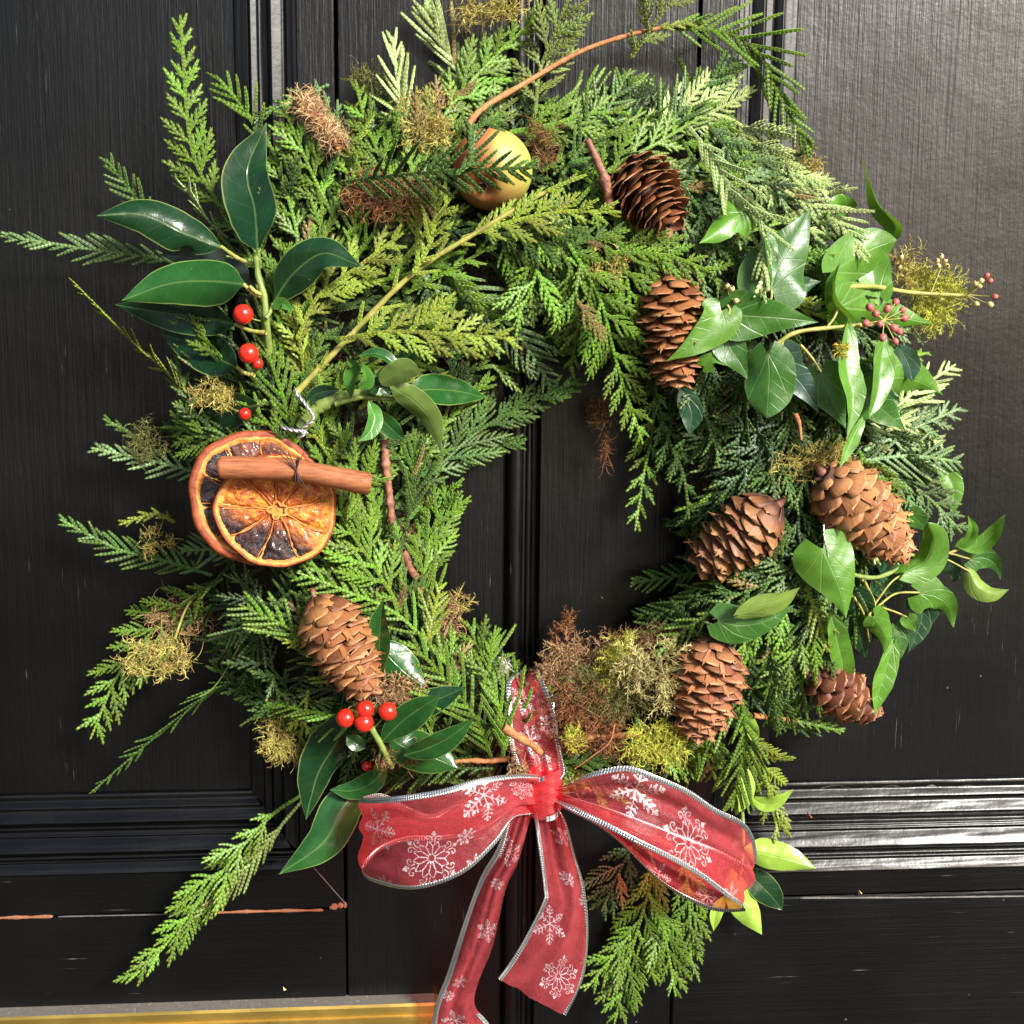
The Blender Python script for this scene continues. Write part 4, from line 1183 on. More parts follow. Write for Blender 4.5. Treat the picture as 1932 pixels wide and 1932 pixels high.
moss("small yellow moss curl left of the big orange slice", 300, 1018, 22, 18, 50, 'yel', 4, (.005, .010), 4, 1.4)
moss("yellow-green moss tuft among the sprays left of the apple", 805, 235, 34, 42, 260, 'yel', 10, (.005, .011), 5)
moss("reddish brown moss pocket below left of the apple", 735, 372, 60, 30, 340, 'rust', 8, (.005, .011), 2, 1.4)
moss("brown moss pocket behind the apple's right shoulder", 1025, 262, 24, 34, 130, 'brown', 6, (.004, .009), 2, 1.4)
moss("yellow moss strands at the very top edge of the wreath", 935, 18, 50, 18, 130, 'yel', 8, (.006, .016), 4, 1.2)
moss("olive moss tuft high on the left shoulder near the dried root", 700, 150, 30, 22, 130, 'olive', 2, (.004, .009), 4)
moss("mossy yellow tuft beside the sunlit pale spray", 1505, 315, 30, 22, 110, 'yel', 2, (.004, .010), 5)
moss("yellow moss tuft left of the middle right cone", 1140, 500, 34, 26, 140, 'yel', 5, (.004, .009), 5)
moss("brown moss fuzz hanging in the opening below the bright sprays", 1135, 775, 24, 22, 150, 'brown', 4, (.005, .010), 1, 1.6)
moss("thin rusty root thread hanging in the opening's upper right", 1138, 845, 7, 28, 34, 'rust', 4, (.005, .012), 1, .5, dirn=(.1, 0, -1))
moss("golden brown moss bed under the small ivy gap above the tan cone", 1530, 870, 56, 28, 280, 'yel', 4, (.004, .010), 4)
moss("curled yellow moss sprig at the left rim of the opening", 862, 1130, 18, 14, 26, 'yel', 2, (.006, .011), 6, .8, dirn=(.6, 0, .2))
moss("brown moss pocket left of the lower bright spray", 840, 1170, 22, 34, 120, 'tan', 2, (.005, .010), 3, 1.2)
moss("brown moss nest under the lower left cone", 740, 1305, 50, 26, 300, 'tan', 10, (.004, .010), 2, 1.5)
moss("brown moss behind the lower holly stem", 760, 1420, 40, 22, 160, 'brown', 10, (.004, .010), 2, 1.5)
# the big mossy patch right of the ribbon band
moss("tan feathery moss heap right of the ribbon band", 1110, 1260, 70, 44, 560, 'tan', 4, (.006, .014), 7, .9)
moss("rusty moss between the ribbon band and the twig", 1100, 1350, 56, 50, 480, 'rust', 4, (.005, .011), 5, 1.1)
moss("lime green moss sprig in the middle of the mossy patch", 1160, 1255, 20, 44, 150, 'lime', 12, (.006, .013), 9, .6)
moss("yellow feathery moss fronds right of the mossy patch", 1220, 1270, 40, 44, 110, (0.42, .36, .15), 12, (.010, .018), 14, .5)
moss("olive moss mat above the bow's right loop", 1150, 1310, 70, 40, 420, 'olive', 6, (.005, .011), 6)
moss("bright yellow moss tuft left of the lower right cone's tip", 1235, 1400, 44, 30, 260, 'lime', 8, (.005, .011), 5)
moss("brown dead leaf litter behind the lower right cone", 1215, 1215, 60, 26, 300, 'brown', 2, (.005, .012), 3)
moss("small lime moss leaf sprig right of the knot", 1085, 1400, 9, 20, 34, 'lime', 14, (.006, .010), 9, .5, dirn=(.1, 0, .8))
moss("yellow moss peeping out beside the knot", 1075, 1475, 26, 14, 110, 'yel', 8, (.004, .008), 5)
moss("orange moss wisps at the left edge of the ribbon band", 975, 1440, 12, 26, 60, 'tan', 16, (.004, .009), 2, 1.3)
moss("tall rusty moss stalk standing up from the mossy patch", 1068, 1190, 5, 30, 30, 'rust', 6, (.006, .012), 10, .3, dirn=(-.1, 0, 1.4))
moss("second rusty moss stalk just left of the tall one", 1045, 1215, 5, 24, 22, 'rust', 6, (.006, .010), 8, .3, dirn=(0, 0, 1.4))
moss("white-tipped moss fuzz left of the ribbon band's top", 945, 1250, 10, 14, 50, (0.6, .55, .5), 8, (.003, .006), 3, 1.2)
# curled dried root at the upper left
def dried_root():
    base = W(600, 222, 14)
    r = np.random.default_rng(3)
    a, b = W(572, 185, 14), W(640, 275, 14)
    n = 800
    t = r.uniform(0, 1, n)[:, None]
    th = r.uniform(0, 6.28, n)
    ax = norm(b-a)
    s = norm(np.cross(ax, [0, -1, 0])); nn = np.cross(s, ax)
    rr = .0048*(.75+.4*np.sin(t[:, 0]*7+1))*(1-.35*t[:, 0])
    P0 = a*(1-t)+b*t+(s*np.cos(th)[:, None]+nn*np.sin(th)[:, None])*rr[:, None]
    tangd = (-s*np.sin(th)[:, None]+nn*np.cos(th)[:, None])
    V, Fs = strand_mesh(P0, tangd*1.0+ax*r.uniform(-.5, .7, (n, 1)), r.uniform(.005, .010, n), 7, .00030, 1.4, 0, 3)
    o = link("dried_root", make_mesh("dried_root", V-base, Fs, False), M_MOSS, loc=base, color=(0.50, .32, .17))
    tag(o, "tangled tan dried root roll among the sprays at upper left", "dried root")
    V, Fs = tube(catmull([a, (a+b)/2+s*.0012, b], 14), np.interp(np.linspace(0, 1, 14), [0, .5, 1], [.0030, .0034, .002]), 10)
    link("root_core", make_mesh("root_core", V-base, Fs), M_BARK, o)
dried_root()

def twig(label, path, r0, r1, mat, off=(8, 8), d=None, name="twig", cat="twig", knobs=True, seed=0):
    n = 40
    if d is None:
        oo = np.interp(np.linspace(0, 1, len(path)), np.linspace(0, 1, len(off)), off)
        pts = catmull([W(x, y, oo[i]) for i, (x, y) in enumerate(path)], n)
    else:
        pts = catmull([P(x, y, d[i]*.001) for i, (x, y) in enumerate(path)], n)
    rr = np.linspace(r0, r1, n)
    if knobs:
        k = np.random.default_rng(seed+n+int(path[0][0]))
        for c in k.uniform(3, n-3, 5): rr = rr*(1+.16*np.exp(-((np.arange(n)-c)/1.3)**2))
        pts = pts+k.normal(0, r0*.05, pts.shape)
    base = pts[0]
    V, Fs = tube(pts, rr, 9)
    o = link(name, make_mesh(name, V-base, Fs), mat, loc=base)
    tag(o, label, cat)
    return o
twig("red-brown twig stub standing up left of the top cone", [(1107,262),(1125,300),(1143,345),(1150,390)], .0016, .0024, M_RSTEM, (20, 8))
twig("brown bare twig rising out beside the cinnamon stick's right end", [(726,830),(728,880),(735,940),(740,990)], .0022, .0017, M_RSTEM, (4, 8))
twig("dark brown twig at the left rim of the opening", [(760,1040),(775,1075),(790,1100),(793,1130)], .0020, .0015, M_RSTEM, (2, 2))
twig("short brown twig lying across the red ribbon band", [(950,1372),(975,1390),(1000,1403),(1020,1420)], .0021, .0017, M_BARK, (30, 26))
twig("orange-brown twig running right from the ribbon band", [(1050,1400),(1110,1392),(1170,1388),(1210,1385)], .0018, .0013, M_BARK, (6, 8))
twig("orange-brown twig running left from the ribbon band", [(960,1432),(920,1436),(885,1435),(850,1438)], .0014, .0010, M_BARK, (12, 12))
twig("thin curved brown stalk over the mossy patch", [(1160,1365),(1150,1400),(1120,1425),(1085,1450)], .0005, .0004, M_BARK, (18, 22), knobs=False)
twig("thick green holly stem running up behind the inner holly sprig", [(570,805),(600,770),(650,748),(720,735)], .0034, .0020, M_GSTEM, (6, 12))
twig("orange dried leaf stalk hanging below the round ivy leaf", [(1500,780),(1508,800),(1512,830)], .0013, .0006, M_BARK, (14, 16))
twig("thin curved grass stem beside the golden moss tuft", [(430,1190),(445,1160),(470,1220),(440,1290),(370,1310)][0:1]+[(455,1200),(440,1240),(400,1300),(350,1325)], .0005, .0004, M_GSTEM, (0, 2), knobs=False)
twig("thin brown stalk leaning over the tan moss wisp", [(330,1205),(350,1150),(372,1120)], .0007, .0005, M_YSTEM, (8, 4), knobs=False)

def wire(label, path, off, r_=.00055, seed=0):
    n = 50
    oo = np.interp(np.linspace(0, 1, len(path)), np.linspace(0, 1, len(off)), off)
    c = catmull([W(x, y, oo[i]) for i, (x, y) in enumerate(path)], n)
    T, S, N = frames(c, np.array([.1, -1, .05]))
    its = []
    L = np.linalg.norm(np.diff(c, axis=0), axis=1).sum()
    for k in (0, 1):
        th = np.linspace(0, L/.0028*3.14, n)+k*math.pi
        its.append(tube(c+(S*np.cos(th)[:, None]+N*np.sin(th)[:, None])*r_*.9, r_, 5))
    V, Fs = merge(its)
    o = link("wire", make_mesh("wire", V-c[0], Fs), M_WIRE, loc=c[0])
    tag(o, label, "wire")
wire("twisted grey wire above the big orange slice", [(556,737),(578,765),(590,790),(565,812)], (12, 16, 16, 14))
wire("white twisted wire end at the top rim of the big orange slice", [(530,806),(555,812),(580,815)], (20, 22, 20))
wire("short white wire stub just right of the big orange slice's top", [(563,828),(572,820),(578,818)], (20, 22, 20))
wire("grey wire loop in the mossy patch near the opening's bottom", [(1145,1205),(1150,1235),(1180,1243),(1215,1250)], (6, 10, 10, 8), .0004)
wire("thin silver wire over the large white-lit ivy leaf", [(1554,990),(1556,1020),(1562,1050)], (26, 30, 28), .0003)

# ------------------------------------------------------------------ broad leaves
PROF = {
 'holly': ([0,.04,.12,.25,.42,.6,.76,.88,.95,1], [.05,.22,.55,.86,1.0,.93,.70,.36,.14,0.0]),
 'oval':  ([0,.04,.12,.28,.45,.62,.78,.9,1], [.05,.3,.66,.95,1.0,.90,.62,.28,0.0]),
 'ivy':   ([0,.02,.06,.14,.26,.38,.55,.72,.87,1], [.25,.60,.84,.97,1.0,.90,.68,.42,.18,0.0]),
 'lobed': ([0,.02,.06,.14,.24,.32,.42,.55,.70,.85,1], [.30,.55,.78,.95,1.0,.80,.60,.58,.42,.18,0.0]),
 'round': ([0,.03,.10,.22,.40,.60,.78,.92,1], [.2,.45,.72,.92,1.0,.96,.78,.42,0.05]),
}
LT = dict(hd=(0.006,0.034,0.009), hg=(0.014,0.072,0.012), hl=(0.060,0.190,0.028), lime=(0.26,0.42,0.05), ol=(0.090,0.140,0.030),
          ig=(0.042,0.135,0.018), ib=(0.095,0.24,0.020), idk=(0.014,0.062,0.024), ibl=(0.045,0.10,0.075), iy=(0.20,0.30,0.05), grey=(0.055,0.070,0.060))

def leaf(root, pts, width, tint, kind='holly', off=(8,14), fold=14, roll=0, mat=None, wave=.05, asym=0.0, curl=0.0, cup=0.0, spine=0, seed=0, d=None, sweep=0.0, label=None, notch=None):
    """pts: photo points of the midrib from base to tip; width: full width in photo px"""
    nu, nv = 34, 15
    n = len(pts)
    if d is not None: dd = np.interp(np.linspace(0,1,n), np.linspace(0,1,len(d)), d)
    else:
        oo = np.interp(np.linspace(0,1,n), np.linspace(0,1,len(off)), off)
        dd = [H(x, y)*1000+oo[i] for i, (x, y) in enumerate(pts)]
        # a leaf is stiff: smooth the depth run
        dd = list(np.interp(np.linspace(0,1,n), [0,.5,1], [dd[0], (dd[0]+dd[-1])/2*.4+.6*dd[n//2], dd[-1]]))
    ax = catmull([P(x, y, dd[i]*.001) for i, (x, y) in enumerate(pts)], nu)
    L = np.linalg.norm(np.diff(ax, axis=0), axis=1).sum()
    hw = width*.000275*.5
    tt = np.linspace(0, 1, nu)
    pk, pv = PROF[kind]
    w = np.interp(tt, pk, pv)
    if kind in ('holly', 'oval', 'round', 'ivy'):
        w = np.convolve(np.pad(w, 1, mode='edge'), [.2, .6, .2], mode='valid'); w[-1] = 0
    r = np.random.default_rng(seed+int(pts[0][0]*3+pts[-1][1]))
    T = norm(np.gradient(ax, axis=0))
    N0 = norm(CN-ax.mean(0))
    N = norm(N0-T*(T @ N0)[:, None]); S = np.cross(N, T)
    rl = rad(roll)+rad(curl)*(tt-.3)
    c_, s_ = np.cos(rl)[:, None], np.sin(rl)[:, None]
    N, S = N*c_+S*s_, S*c_-N*s_
    v = np.linspace(-1, 1, nv)
    fo = rad(fold)
    V = np.zeros((nu, nv, 3)); UV = np.zeros((nu, nv, 2)); UV2 = np.zeros((nu, nv, 2))
    ph = r.uniform(0, 6.28, 2)
    for j, vv in enumerate(v):
        sd = 1 if vv > 0 else -1
        ww = w*hw*(1+asym*sd)
        if spine and sd:
            ww = ww*(1+.10*np.maximum(0, np.sin(tt*math.pi*spine+ph[0 if sd > 0 else 1]))**6*abs(vv)**3)
        if notch and sd == notch[0]:
            ww = ww*(1-notch[2]*np.exp(-((tt-notch[1])/.05)**2)*abs(vv)**2)
        a = abs(vv)
        across = ww*a
        lift = np.sin(fo)*across - cup*hw*w*a*a*.6 + wave*hw*2*np.sin(tt*9+ph[0 if sd > 0 else 1])*a**2*w**.5
        p = ax+S*(vv/ max(a,1e-9) if a else 0)*0
        p = ax+S*(sd*across*math.cos(fo))[:, None]+N*lift[:, None]-T*(sweep*hw*a**1.3*np.exp(-tt*3.2))[:, None]
        V[:, j] = p
        UV[:, j, 0] = tt-sweep*a**1.3*np.exp(-tt*3.2)*hw/L; UV[:, j, 1] = sd*across/L
        UV2[:, j, 0] = tt; UV2[:, j, 1] = .5+.5*vv
    Vt = V.reshape(-1, 3)
    Vt = Vt+N[:, None].repeat(nv, 1).reshape(-1, 3)*(0.00035*snoise(Vt, 60, int(seed)+3))[:, None]
    o = part("leaf", Vt, grid_faces(nu, nv), M_HOLLY if mat is None else mat, root, True, UV.reshape(-1, 2), None, np.array(LT[tint])*r.uniform(.9, 1.1), UV2.reshape(-1, 2))
    if label: o['label'] = label
    return o

def stem(root, path, r0, r1, mat=None, off=(4, 6), d=None, name="stem"):
    oo = np.interp(np.linspace(0,1,len(path)), np.linspace(0,1,len(off)), off)
    pts = catmull([W(x, y, oo[i]) if d is None else P(x, y, np.interp(i/(len(path)-1), np.linspace(0,1,len(d)), d)*.001) for i, (x, y) in enumerate(path)], 24)
    V, Fs = tube(pts, np.linspace(r0, r1, 24)*(1+.08*np.sin(np.arange(24)*1.3)), 8)
    return part(name, V, Fs, mat or M_GSTEM, root)

def ball(c, r_, nu=14, nv=20, squash=1.0, axis=(0, 0, 1)):
    a = norm(np.array(axis, float)); b = norm(np.cross(a, [0.3, .9, .1])); c2 = np.cross(a, b)
    th = np.linspace(0.02, math.pi-.02, nu); ph = np.linspace(0, 2*math.pi, nv, endpoint=False)
    V = np.array([[c+r_*(a*math.cos(t)*squash+(b*math.cos(p)+c2*math.sin(p))*math.sin(t)) for p in ph] for t in th]).reshape(-1, 3)
    F4 = grid_faces(nu, nv, close_v=True)
    caps = [np.array([list(range(nv))[::-1]]), np.array([[(nu-1)*nv+i for i in range(nv)]])]
    return V, [F4[:, ::-1]]+[c_[:, ::-1] for c_ in caps]

def berry(root, x, y, rpx, off=12, axis=(.2, -1, -.2), stalk=None, d=None):
    p = W(x, y, off) if d is None else P(x, y, d*.001)
    r_ = rpx*.000272
    V, Fs = ball(p, r_, 18, 24, .96, axis)
    o = part("berry", V, Fs, M_BERRY, root)
    a = norm(np.array(axis, float))
    V, Fs = ball(p+a*r_*.93, r_*.10, 6, 8, .5, axis)
    part("calyx", V, Fs, M_DARKDOT, o) if False else None
    me = make_mesh("calyx", V-np.array(root.location), Fs); link("calyx", me, M_DARKDOT, o)
    if stalk:
        q_ = W(stalk[0], stalk[1], off-3)
        V, Fs = tube(catmull([p-a*r_*.9, (p+q_)/2+np.array([0, 0, -.0005]), q_], 8), .00035, 6)
        part("berry_stalk", V, Fs, M_GSTEM, root)
    return o

# ------------------------------------------------------------------ holly, upper left
h1 = thing("holly_sprig", "large dark glossy holly sprig with red berries at the wreath's upper left", "holly sprig", W(500, 650, 6))
stem(h1, [(482,478),(487,520),(498,560),(503,610),(510,690)], .0014, .0019, off=(18, 14, 12, 8, -4))
leaf(h1, [(487,470),(482,400),(468,320),(503,232)], 96, 'hd', 'oval', (18, 24), fold=10, roll=26, curl=-30, asym=.05, wave=.05)
leaf(h1, [(418,466),(350,440),(270,405),(182,407)], 76, 'hd', 'holly', (16, 36), fold=-8, roll=-12, cup=.5, spine=0, notch=(1, .28, .55))
leaf(h1, [(470,540),(430,505),(370,488),(300,480)], 60, 'grey', 'oval', (10, 10), fold=5, label="dull grey-green leaf underside")
leaf(h1, [(459,536),(400,530),(320,535),(229,567)], 86, 'hg', 'holly', (20, 38), fold=-10, roll=-10, cup=.5)
leaf(h1, [(443,612),(390,600),(310,590),(216,574)], 70, 'hd', 'holly', (10, 6), fold=10, roll=10)
leaf(h1, [(447,693),(410,675),(360,650),(300,628)], 78, 'hd', 'oval', (6, 2), fold=10, roll=0)
leaf(h1, [(516,572),(550,520),(610,478),(683,503)], 74, 'hd', 'holly', (8, 22), fold=12, roll=18, cup=.5)
leaf(h1, [(516,582),(532,572),(553,588)], 22, 'hl', 'holly', (12, 16), fold=18, label="tiny bright young leaf")
leaf(h1, [(487,763),(430,775),(370,795),(300,812)], 74, 'hd', 'oval', (6, 0), fold=8)
for a, b in (((487,470),(490,505)), ((418,466),(478,500)), ((470,540),(498,556)), ((459,536),(494,560)), ((443,612),(502,628)), ((447,693),(480,708)), ((516,572),(502,600)), ((487,763),(500,755))):
    mid = ((a[0]+b[0])/2, (a[1]+b[1])/2+4)
    stem(h1, [a, mid, b], .0009, .0011, M_YSTEM if a[0] < 480 else M_GSTEM, off=(19 if a[1] < 560 else 10, 12), name="leaf_stalk")
berry(h1, 459, 593, 18, 16, (.1, -1, .1), (492, 606))
berry(h1, 469, 667, 18, 16, (.1, -1, .1), (490, 655))
berry(h1, 486, 686, 10, 12, (.6, -.7, -.4))
berry(h1, 462, 781, 11, 8, (0, -1, 0))

# ------------------------------------------------------------------ holly, inner left
h2 = thing("holly_sprig", "small light green holly sprig curling into the opening above the cinnamon stick", "holly sprig", W(640, 760, 8))
stem(h2, [(632,762),(680,750),(730,752),(780,748)], .0014, .0009, M_GSTEM, (12, 16))
leaf(h2, [(662,752),(668,715),(674,690),(652,672)], 36, 'hl', 'holly', (20, 28), fold=35, roll=40)
leaf(h2, [(681,735),(690,715),(682,683)], 30, 'hl', 'holly', (22, 28), fold=35, roll=-30)
leaf(h2, [(690,742),(720,720),(735,690),(680,670)][0:2]+[(742,700),(758,722)], 32, 'hl', 'holly', (16, 22), fold=20, roll=30)
leaf(h2, [(676,672),(710,668),(742,685),(760,718)], 24, 'hg', 'holly', (20, 26), fold=25, roll=38)
leaf(h2, [(717,722),(745,708),(765,698),(793,702)], 46, 'ol', 'round', (24, 32), fold=-8, roll=-20)
leaf(h2, [(751,695),(770,670),(795,655),(826,645)], 34, 'hg', 'holly', (8, 14), fold=15, roll=10)
leaf(h2, [(770,742),(810,735),(860,738),(917,750)], 62, 'hg', 'holly', (16, 16), fold=14, roll=16, cup=.3)
leaf(h2, [(738,732),(775,752),(812,790),(833,850)], 48, 'ol', 'holly', (24, 20), fold=-8, roll=-18, cup=.3)
leaf(h2, [(707,770),(725,795),(745,815),(763,830)], 36, 'hg', 'holly', (14, 14), fold=12, roll=-12)
leaf(h2, [(696,757),(706,785),(698,812),(674,834)], 34, 'hl', 'holly', (22, 28), fold=28, roll=22)
leaf(h2, [(700,742),(716,728),(736,748)], 34, 'hd', 'holly', (20, 22), fold=14)
leaf(h2, [(640,735),(600,742),(575,765)], 26, 'hd', 'holly', (10, 8), fold=12)

# ------------------------------------------------------------------ holly, lower left, with berries
h3 = thing("holly_sprig", "glossy holly sprig with four bright red berries at the lower left beside the bow", "holly sprig", W(730, 1440, 8))
stem(h3, [(699,1372),(717,1402),(728,1425),(740,1447)], .0016, .0014, M_GSTEM, (20, 20))
stem(h3, [(720,1410),(712,1440),(695,1475)], .0010, .0009, M_GSTEM, (20, 18))
leaf(h3, [(655,1335),(635,1400),(600,1460),(577,1547)], 92, 'hd', 'holly', (8, 26), fold=-12, roll=22, cup=.4)
leaf(h3, [(700,1478),(650,1520),(610,1590),(526,1650)], 84, 'hg', 'holly', (14, 34), fold=-10, roll=4, cup=.3)
leaf(h3, [(728,1448),(700,1478),(665,1492),(622,1490)], 46, 'hg', 'holly', (22, 24), fold=-16, roll=10)
leaf(h3, [(706,1275),(716,1230),(718,1180),(722,1130)], 50, 'hg', 'holly', (10, 18), fold=16, roll=30)
leaf(h3, [(712,1212),(740,1245),(772,1275),(803,1296)], 70, 'hg', 'oval', (12, 14), fold=-10, roll=-8, cup=.4)
leaf(h3, [(734,1366),(780,1340),(830,1318),(880,1296)], 54, 'hd', 'holly', (12, 18), fold=10, roll=10)
leaf(h3, [(718,1402),(760,1360),(795,1335),(830,1312)], 58, 'hg', 'holly', (20, 28), fold=14, roll=-14)
leaf(h3, [(762,1424),(805,1412),(850,1390),(895,1354)], 48, 'hg', 'holly', (24, 32), fold=12, roll=-22)
leaf(h3, [(734,1392),(770,1412),(820,1430),(866,1450)], 78, 'hg', 'holly', (14, 22), fold=-10, roll=-6, cup=.4)
leaf(h3, [(600,1440),(625,1400),(640,1350),(650,1300)], 54, 'hd', 'oval', (2, 4), fold=8)
leaf(h3, [(690,1412),(668,1400),(652,1388)], 30, 'hg', 'holly', (12, 12), fold=14)
berry(h3, 652, 1355, 17.5, 22, (-.2, -1, .2), (680, 1370))
berry(h3, 689, 1338, 16.5, 22, (.1, -1, .3), (695, 1370))
berry(h3, 687, 1364, 17.5, 24, (.3, -.8, -.5), (702, 1376))
berry(h3, 732, 1342, 17, 22, (.2, -1, .2), (706, 1372))
berry(h3, 692, 1446, 10, 10, (0, -1, 0))

# ------------------------------------------------------------------ lime leaves behind the bow's right end
h4 = thing("holly_sprig", "lime yellow-green holly leaves poking out behind the right end of the bow", "holly sprig", W(1400, 1600, 0))
stem(h4, [(1395,1420),(1400,1520),(1402,1600),(1395,1660)], .0014, .0011, M_GSTEM, (-2, 4))
leaf(h4, [(1404,1600),(1440,1610),(1490,1622),(1541,1639)], 62, 'lime', 'holly', (6, 12), fold=-10, roll=-10, cup=.4)
leaf(h4, [(1378,1640),(1395,1690),(1415,1725),(1438,1764)], 62, 'lime', 'holly', (4, 8), fold=-8, roll=10, cup=.4)
leaf(h4, [(1402,1640),(1430,1665),(1455,1690),(1477,1718)], 60, 'hd', 'holly', (0, 2), fold=6, label="dark green leaf of the lime sprig")
leaf(h4, [(1400,1440),(1408,1475),(1402,1510),(1394,1533)], 38, 'lime', 'holly', (4, 8), fold=12, roll=20)
leaf(h4, [(1416,1503),(1440,1516),(1465,1512),(1498,1489)], 32, 'lime', 'holly', (4, 12), fold=14, roll=-16)
leaf(h4, [(1368,1690),(1352,1722),(1346,1757)], 26, 'lime', 'holly', (4, 6), fold=10)
leaf(h4, [(1390,1330),(1410,1370),(1432,1400)], 40, 'lime', 'oval', (0, 2), fold=10)

# ------------------------------------------------------------------ ivy, upper right
def ivy(root, *a, **k):
    k.setdefault('mat', M_IVY); k.setdefault('kind', 'ivy'); k.setdefault('sweep', .5)
    return leaf(root, *a, **k)
i1 = thing("ivy_sprig", "leafy ivy sprig with small pinkish-red buds at the upper right", "ivy sprig", W(1500, 630, 8))
stem(i1, [(1440,680),(1460,655),(1500,628),(1570,618),(1650,612)], .0012, .0010, M_YSTEM, (18, 24))
ivy(i1, [(1410,400),(1380,415),(1350,440),(1318,460)], 74, 'ib', off=(18, 22), fold=-10, roll=-14, kind='lobed', cup=.4)
ivy(i1, [(1455,546),(1470,500),(1500,450),(1530,392)], 128, 'ig', off=(18, 26), fold=-5, roll=-6, cup=.2)
ivy(i1, [(1572,515),(1605,490),(1648,468),(1692,452)], 88, 'ib', off=(18, 24), fold=-8, roll=-12, cup=.2, kind='round')
ivy(i1, [(1660,560),(1650,530),(1648,490),(1655,455)], 66, 'ib', off=(14, 22), fold=14, roll=-20, kind='round')
ivy(i1, [(1600,600),(1575,570),(1572,530),(1585,495)], 46, 'ib', off=(18, 26), fold=20, roll=50)
ivy(i1, [(1375,592),(1420,596),(1480,600),(1546,608)], 92, 'ig', off=(18, 22), fold=8, roll=-10)
ivy(i1, [(1362,586),(1350,615),(1310,650),(1256,682)], 80, 'ib', off=(20, 30), fold=10, roll=14, cup=.2)
ivy(i1, [(1582,580),(1640,585),(1700,598),(1762,612)], 96, 'ib', off=(16, 18), fold=-8, roll=-6, cup=.4, kind='lobed')
ivy(i1, [(1366,628),(1380,660),(1400,690),(1416,722)], 66, 'ig', off=(14, 18), fold=8, roll=8)
ivy(i1, [(1450,668),(1452,705),(1450,745),(1447,790)], 92, 'ig', off=(24, 26), fold=-5, roll=-6, cup=.3, kind='round')
ivy(i1, [(1462,675),(1490,700),(1520,735),(1546,782)], 88, 'ibl', off=(16, 16), fold=6, roll=6, kind='lobed')
ivy(i1, [(1549,702),(1560,735),(1578,770),(1597,810)], 78, 'ig', off=(18, 22), fold=-6, roll=6)
ivy(i1, [(1600,620),(1596,690),(1608,750),(1598,830)], 56, 'ib', off=(24, 34), fold=22, roll=42, kind='oval')
ivy(i1, [(1668,640),(1662,690),(1655,740),(1640,790)], 54, 'ib', off=(22, 28), fold=20, roll=40, kind='oval')
ivy(i1, [(1585,720),(1620,725),(1660,740),(1700,760)], 110, 'idk', off=(8, 12), fold=6, kind='lobed')
ivy(i1, [(1672,716),(1700,712),(1740,722),(1780,746)], 104, 'ib', off=(18, 18), fold=-10, roll=-10, cup=.4)
ivy(i1, [(1630,745),(1655,765),(1680,785),(1708,812)], 92, 'ig', off=(18, 20), fold=6, roll=10, kind='lobed')
ivy(i1, [(1628,790),(1612,820),(1598,850),(1584,884)], 26, 'ib', off=(24, 30), fold=24, roll=30, kind='oval')
ivy(i1, [(1328,690),(1345,675),(1370,690)], 36, 'ib', off=(16, 18), fold=6, kind='lobed')
ivy(i1, [(1440,420),(1450,455),(1455,500),(1458,530)], 30, 'ig', off=(18, 24), fold=20, roll=40, kind='oval')
ivy(i1, [(1660,470),(1690,430),(1655,380),(1626,298)], 44, 'ib', off=(16, 26), fold=25, roll=36, kind='oval', curl=60)
ivy(i1, [(1600,400),(1580,385),(1560,410)], 46, 'ib', off=(14, 18), fold=8)
ivy(i1, [(1700,660),(1715,690),(1722,720)], 46, 'ibl', off=(16, 18), fold=8, kind='oval')
ivy(i1, [(1480,560),(1510,540),(1550,530)], 60, 'idk', off=(10, 12), fold=6, kind='lobed')
ivy(i1, [(1290,740),(1305,780),(1300,820)], 44, 'idk', off=(6, 10), fold=8, kind='oval')
for a, b in (((1455,546),(1450,575),), ((1450,668),(1470,650),), ((1549,702),(1510,650),), ((1375,592),(1372,575),), ((1582,580),(1560,618),), ((1462,675),(1478,640),)):
    stem(i1, [a, ((a[0]+b[0])/2+3, (a[1]+b[1])/2), b], .0006, .0007, M_YSTEM, (20, 20), name="leaf_stalk")

def umbel(root, cx, cy, spots, rpx, mat, off, hub):
    for x, y in spots:
        h_ = W(hub[0], hub[1], off-5); p = W(x, y, off+random.uniform(-2, 3))
        V, Fs = tube([h_, (h_+p)/2, p], [.00030, .00026, .00040], 5)
        part("bud_stalk", V, Fs, M_YSTEM, root)
        V, Fs = ball(p, rpx*.000275*random.uniform(.85, 1.12), 8, 10, 1.15, p-h_)
        o = part("bud", V, Fs, mat, root)
        dr = norm(p-h_)
        V, Fs = ball(p+dr*rpx*.0003, rpx*.00011, 5, 6, 1.2, dr)
        link("bud_tip", make_mesh("bud_tip", V-np.array(root.location), Fs), M_CORE, o)
umbel(i1, 1665, 610, [(1634,610),(1652,592),(1674,583),(1690,570),(1641,580),(1660,611),(1686,619),(1697,626),(1706,600),(1665,637),(1689,644),(1703,585)], 7.2, M_PINK, 30, (1668, 604))
umbel(i1, 1385, 560, [(1372,540),(1389,568),(1380,545)], 5.5, M_BUFF, 24, (1375, 562))
i1b = thing("flowering_ivy", "pale ivy flower stem reaching furthest right with small buff and pink buds", "ivy stem", W(1570, 550, 8))
stem(i1b, [(1570,545),(1640,540),(1720,552),(1822,558)], .0015, .0010, M_YSTEM, (14, 18))
umbel(i1b, 1850, 555, [(1840,535),(1851,530),(1848,540),(1868,575),(1842,574)], 5.5, M_BUFF, 16, (1824, 556))
stem(i1b, [(1755,555),(1765,530),(1775,505)], .0006, .0005, M_YSTEM, (16, 18))
umbel(i1b, 1850, 555, [(1862,520),(1868,530),(1877,560)], 6, M_PINK, 16, (1824, 556))
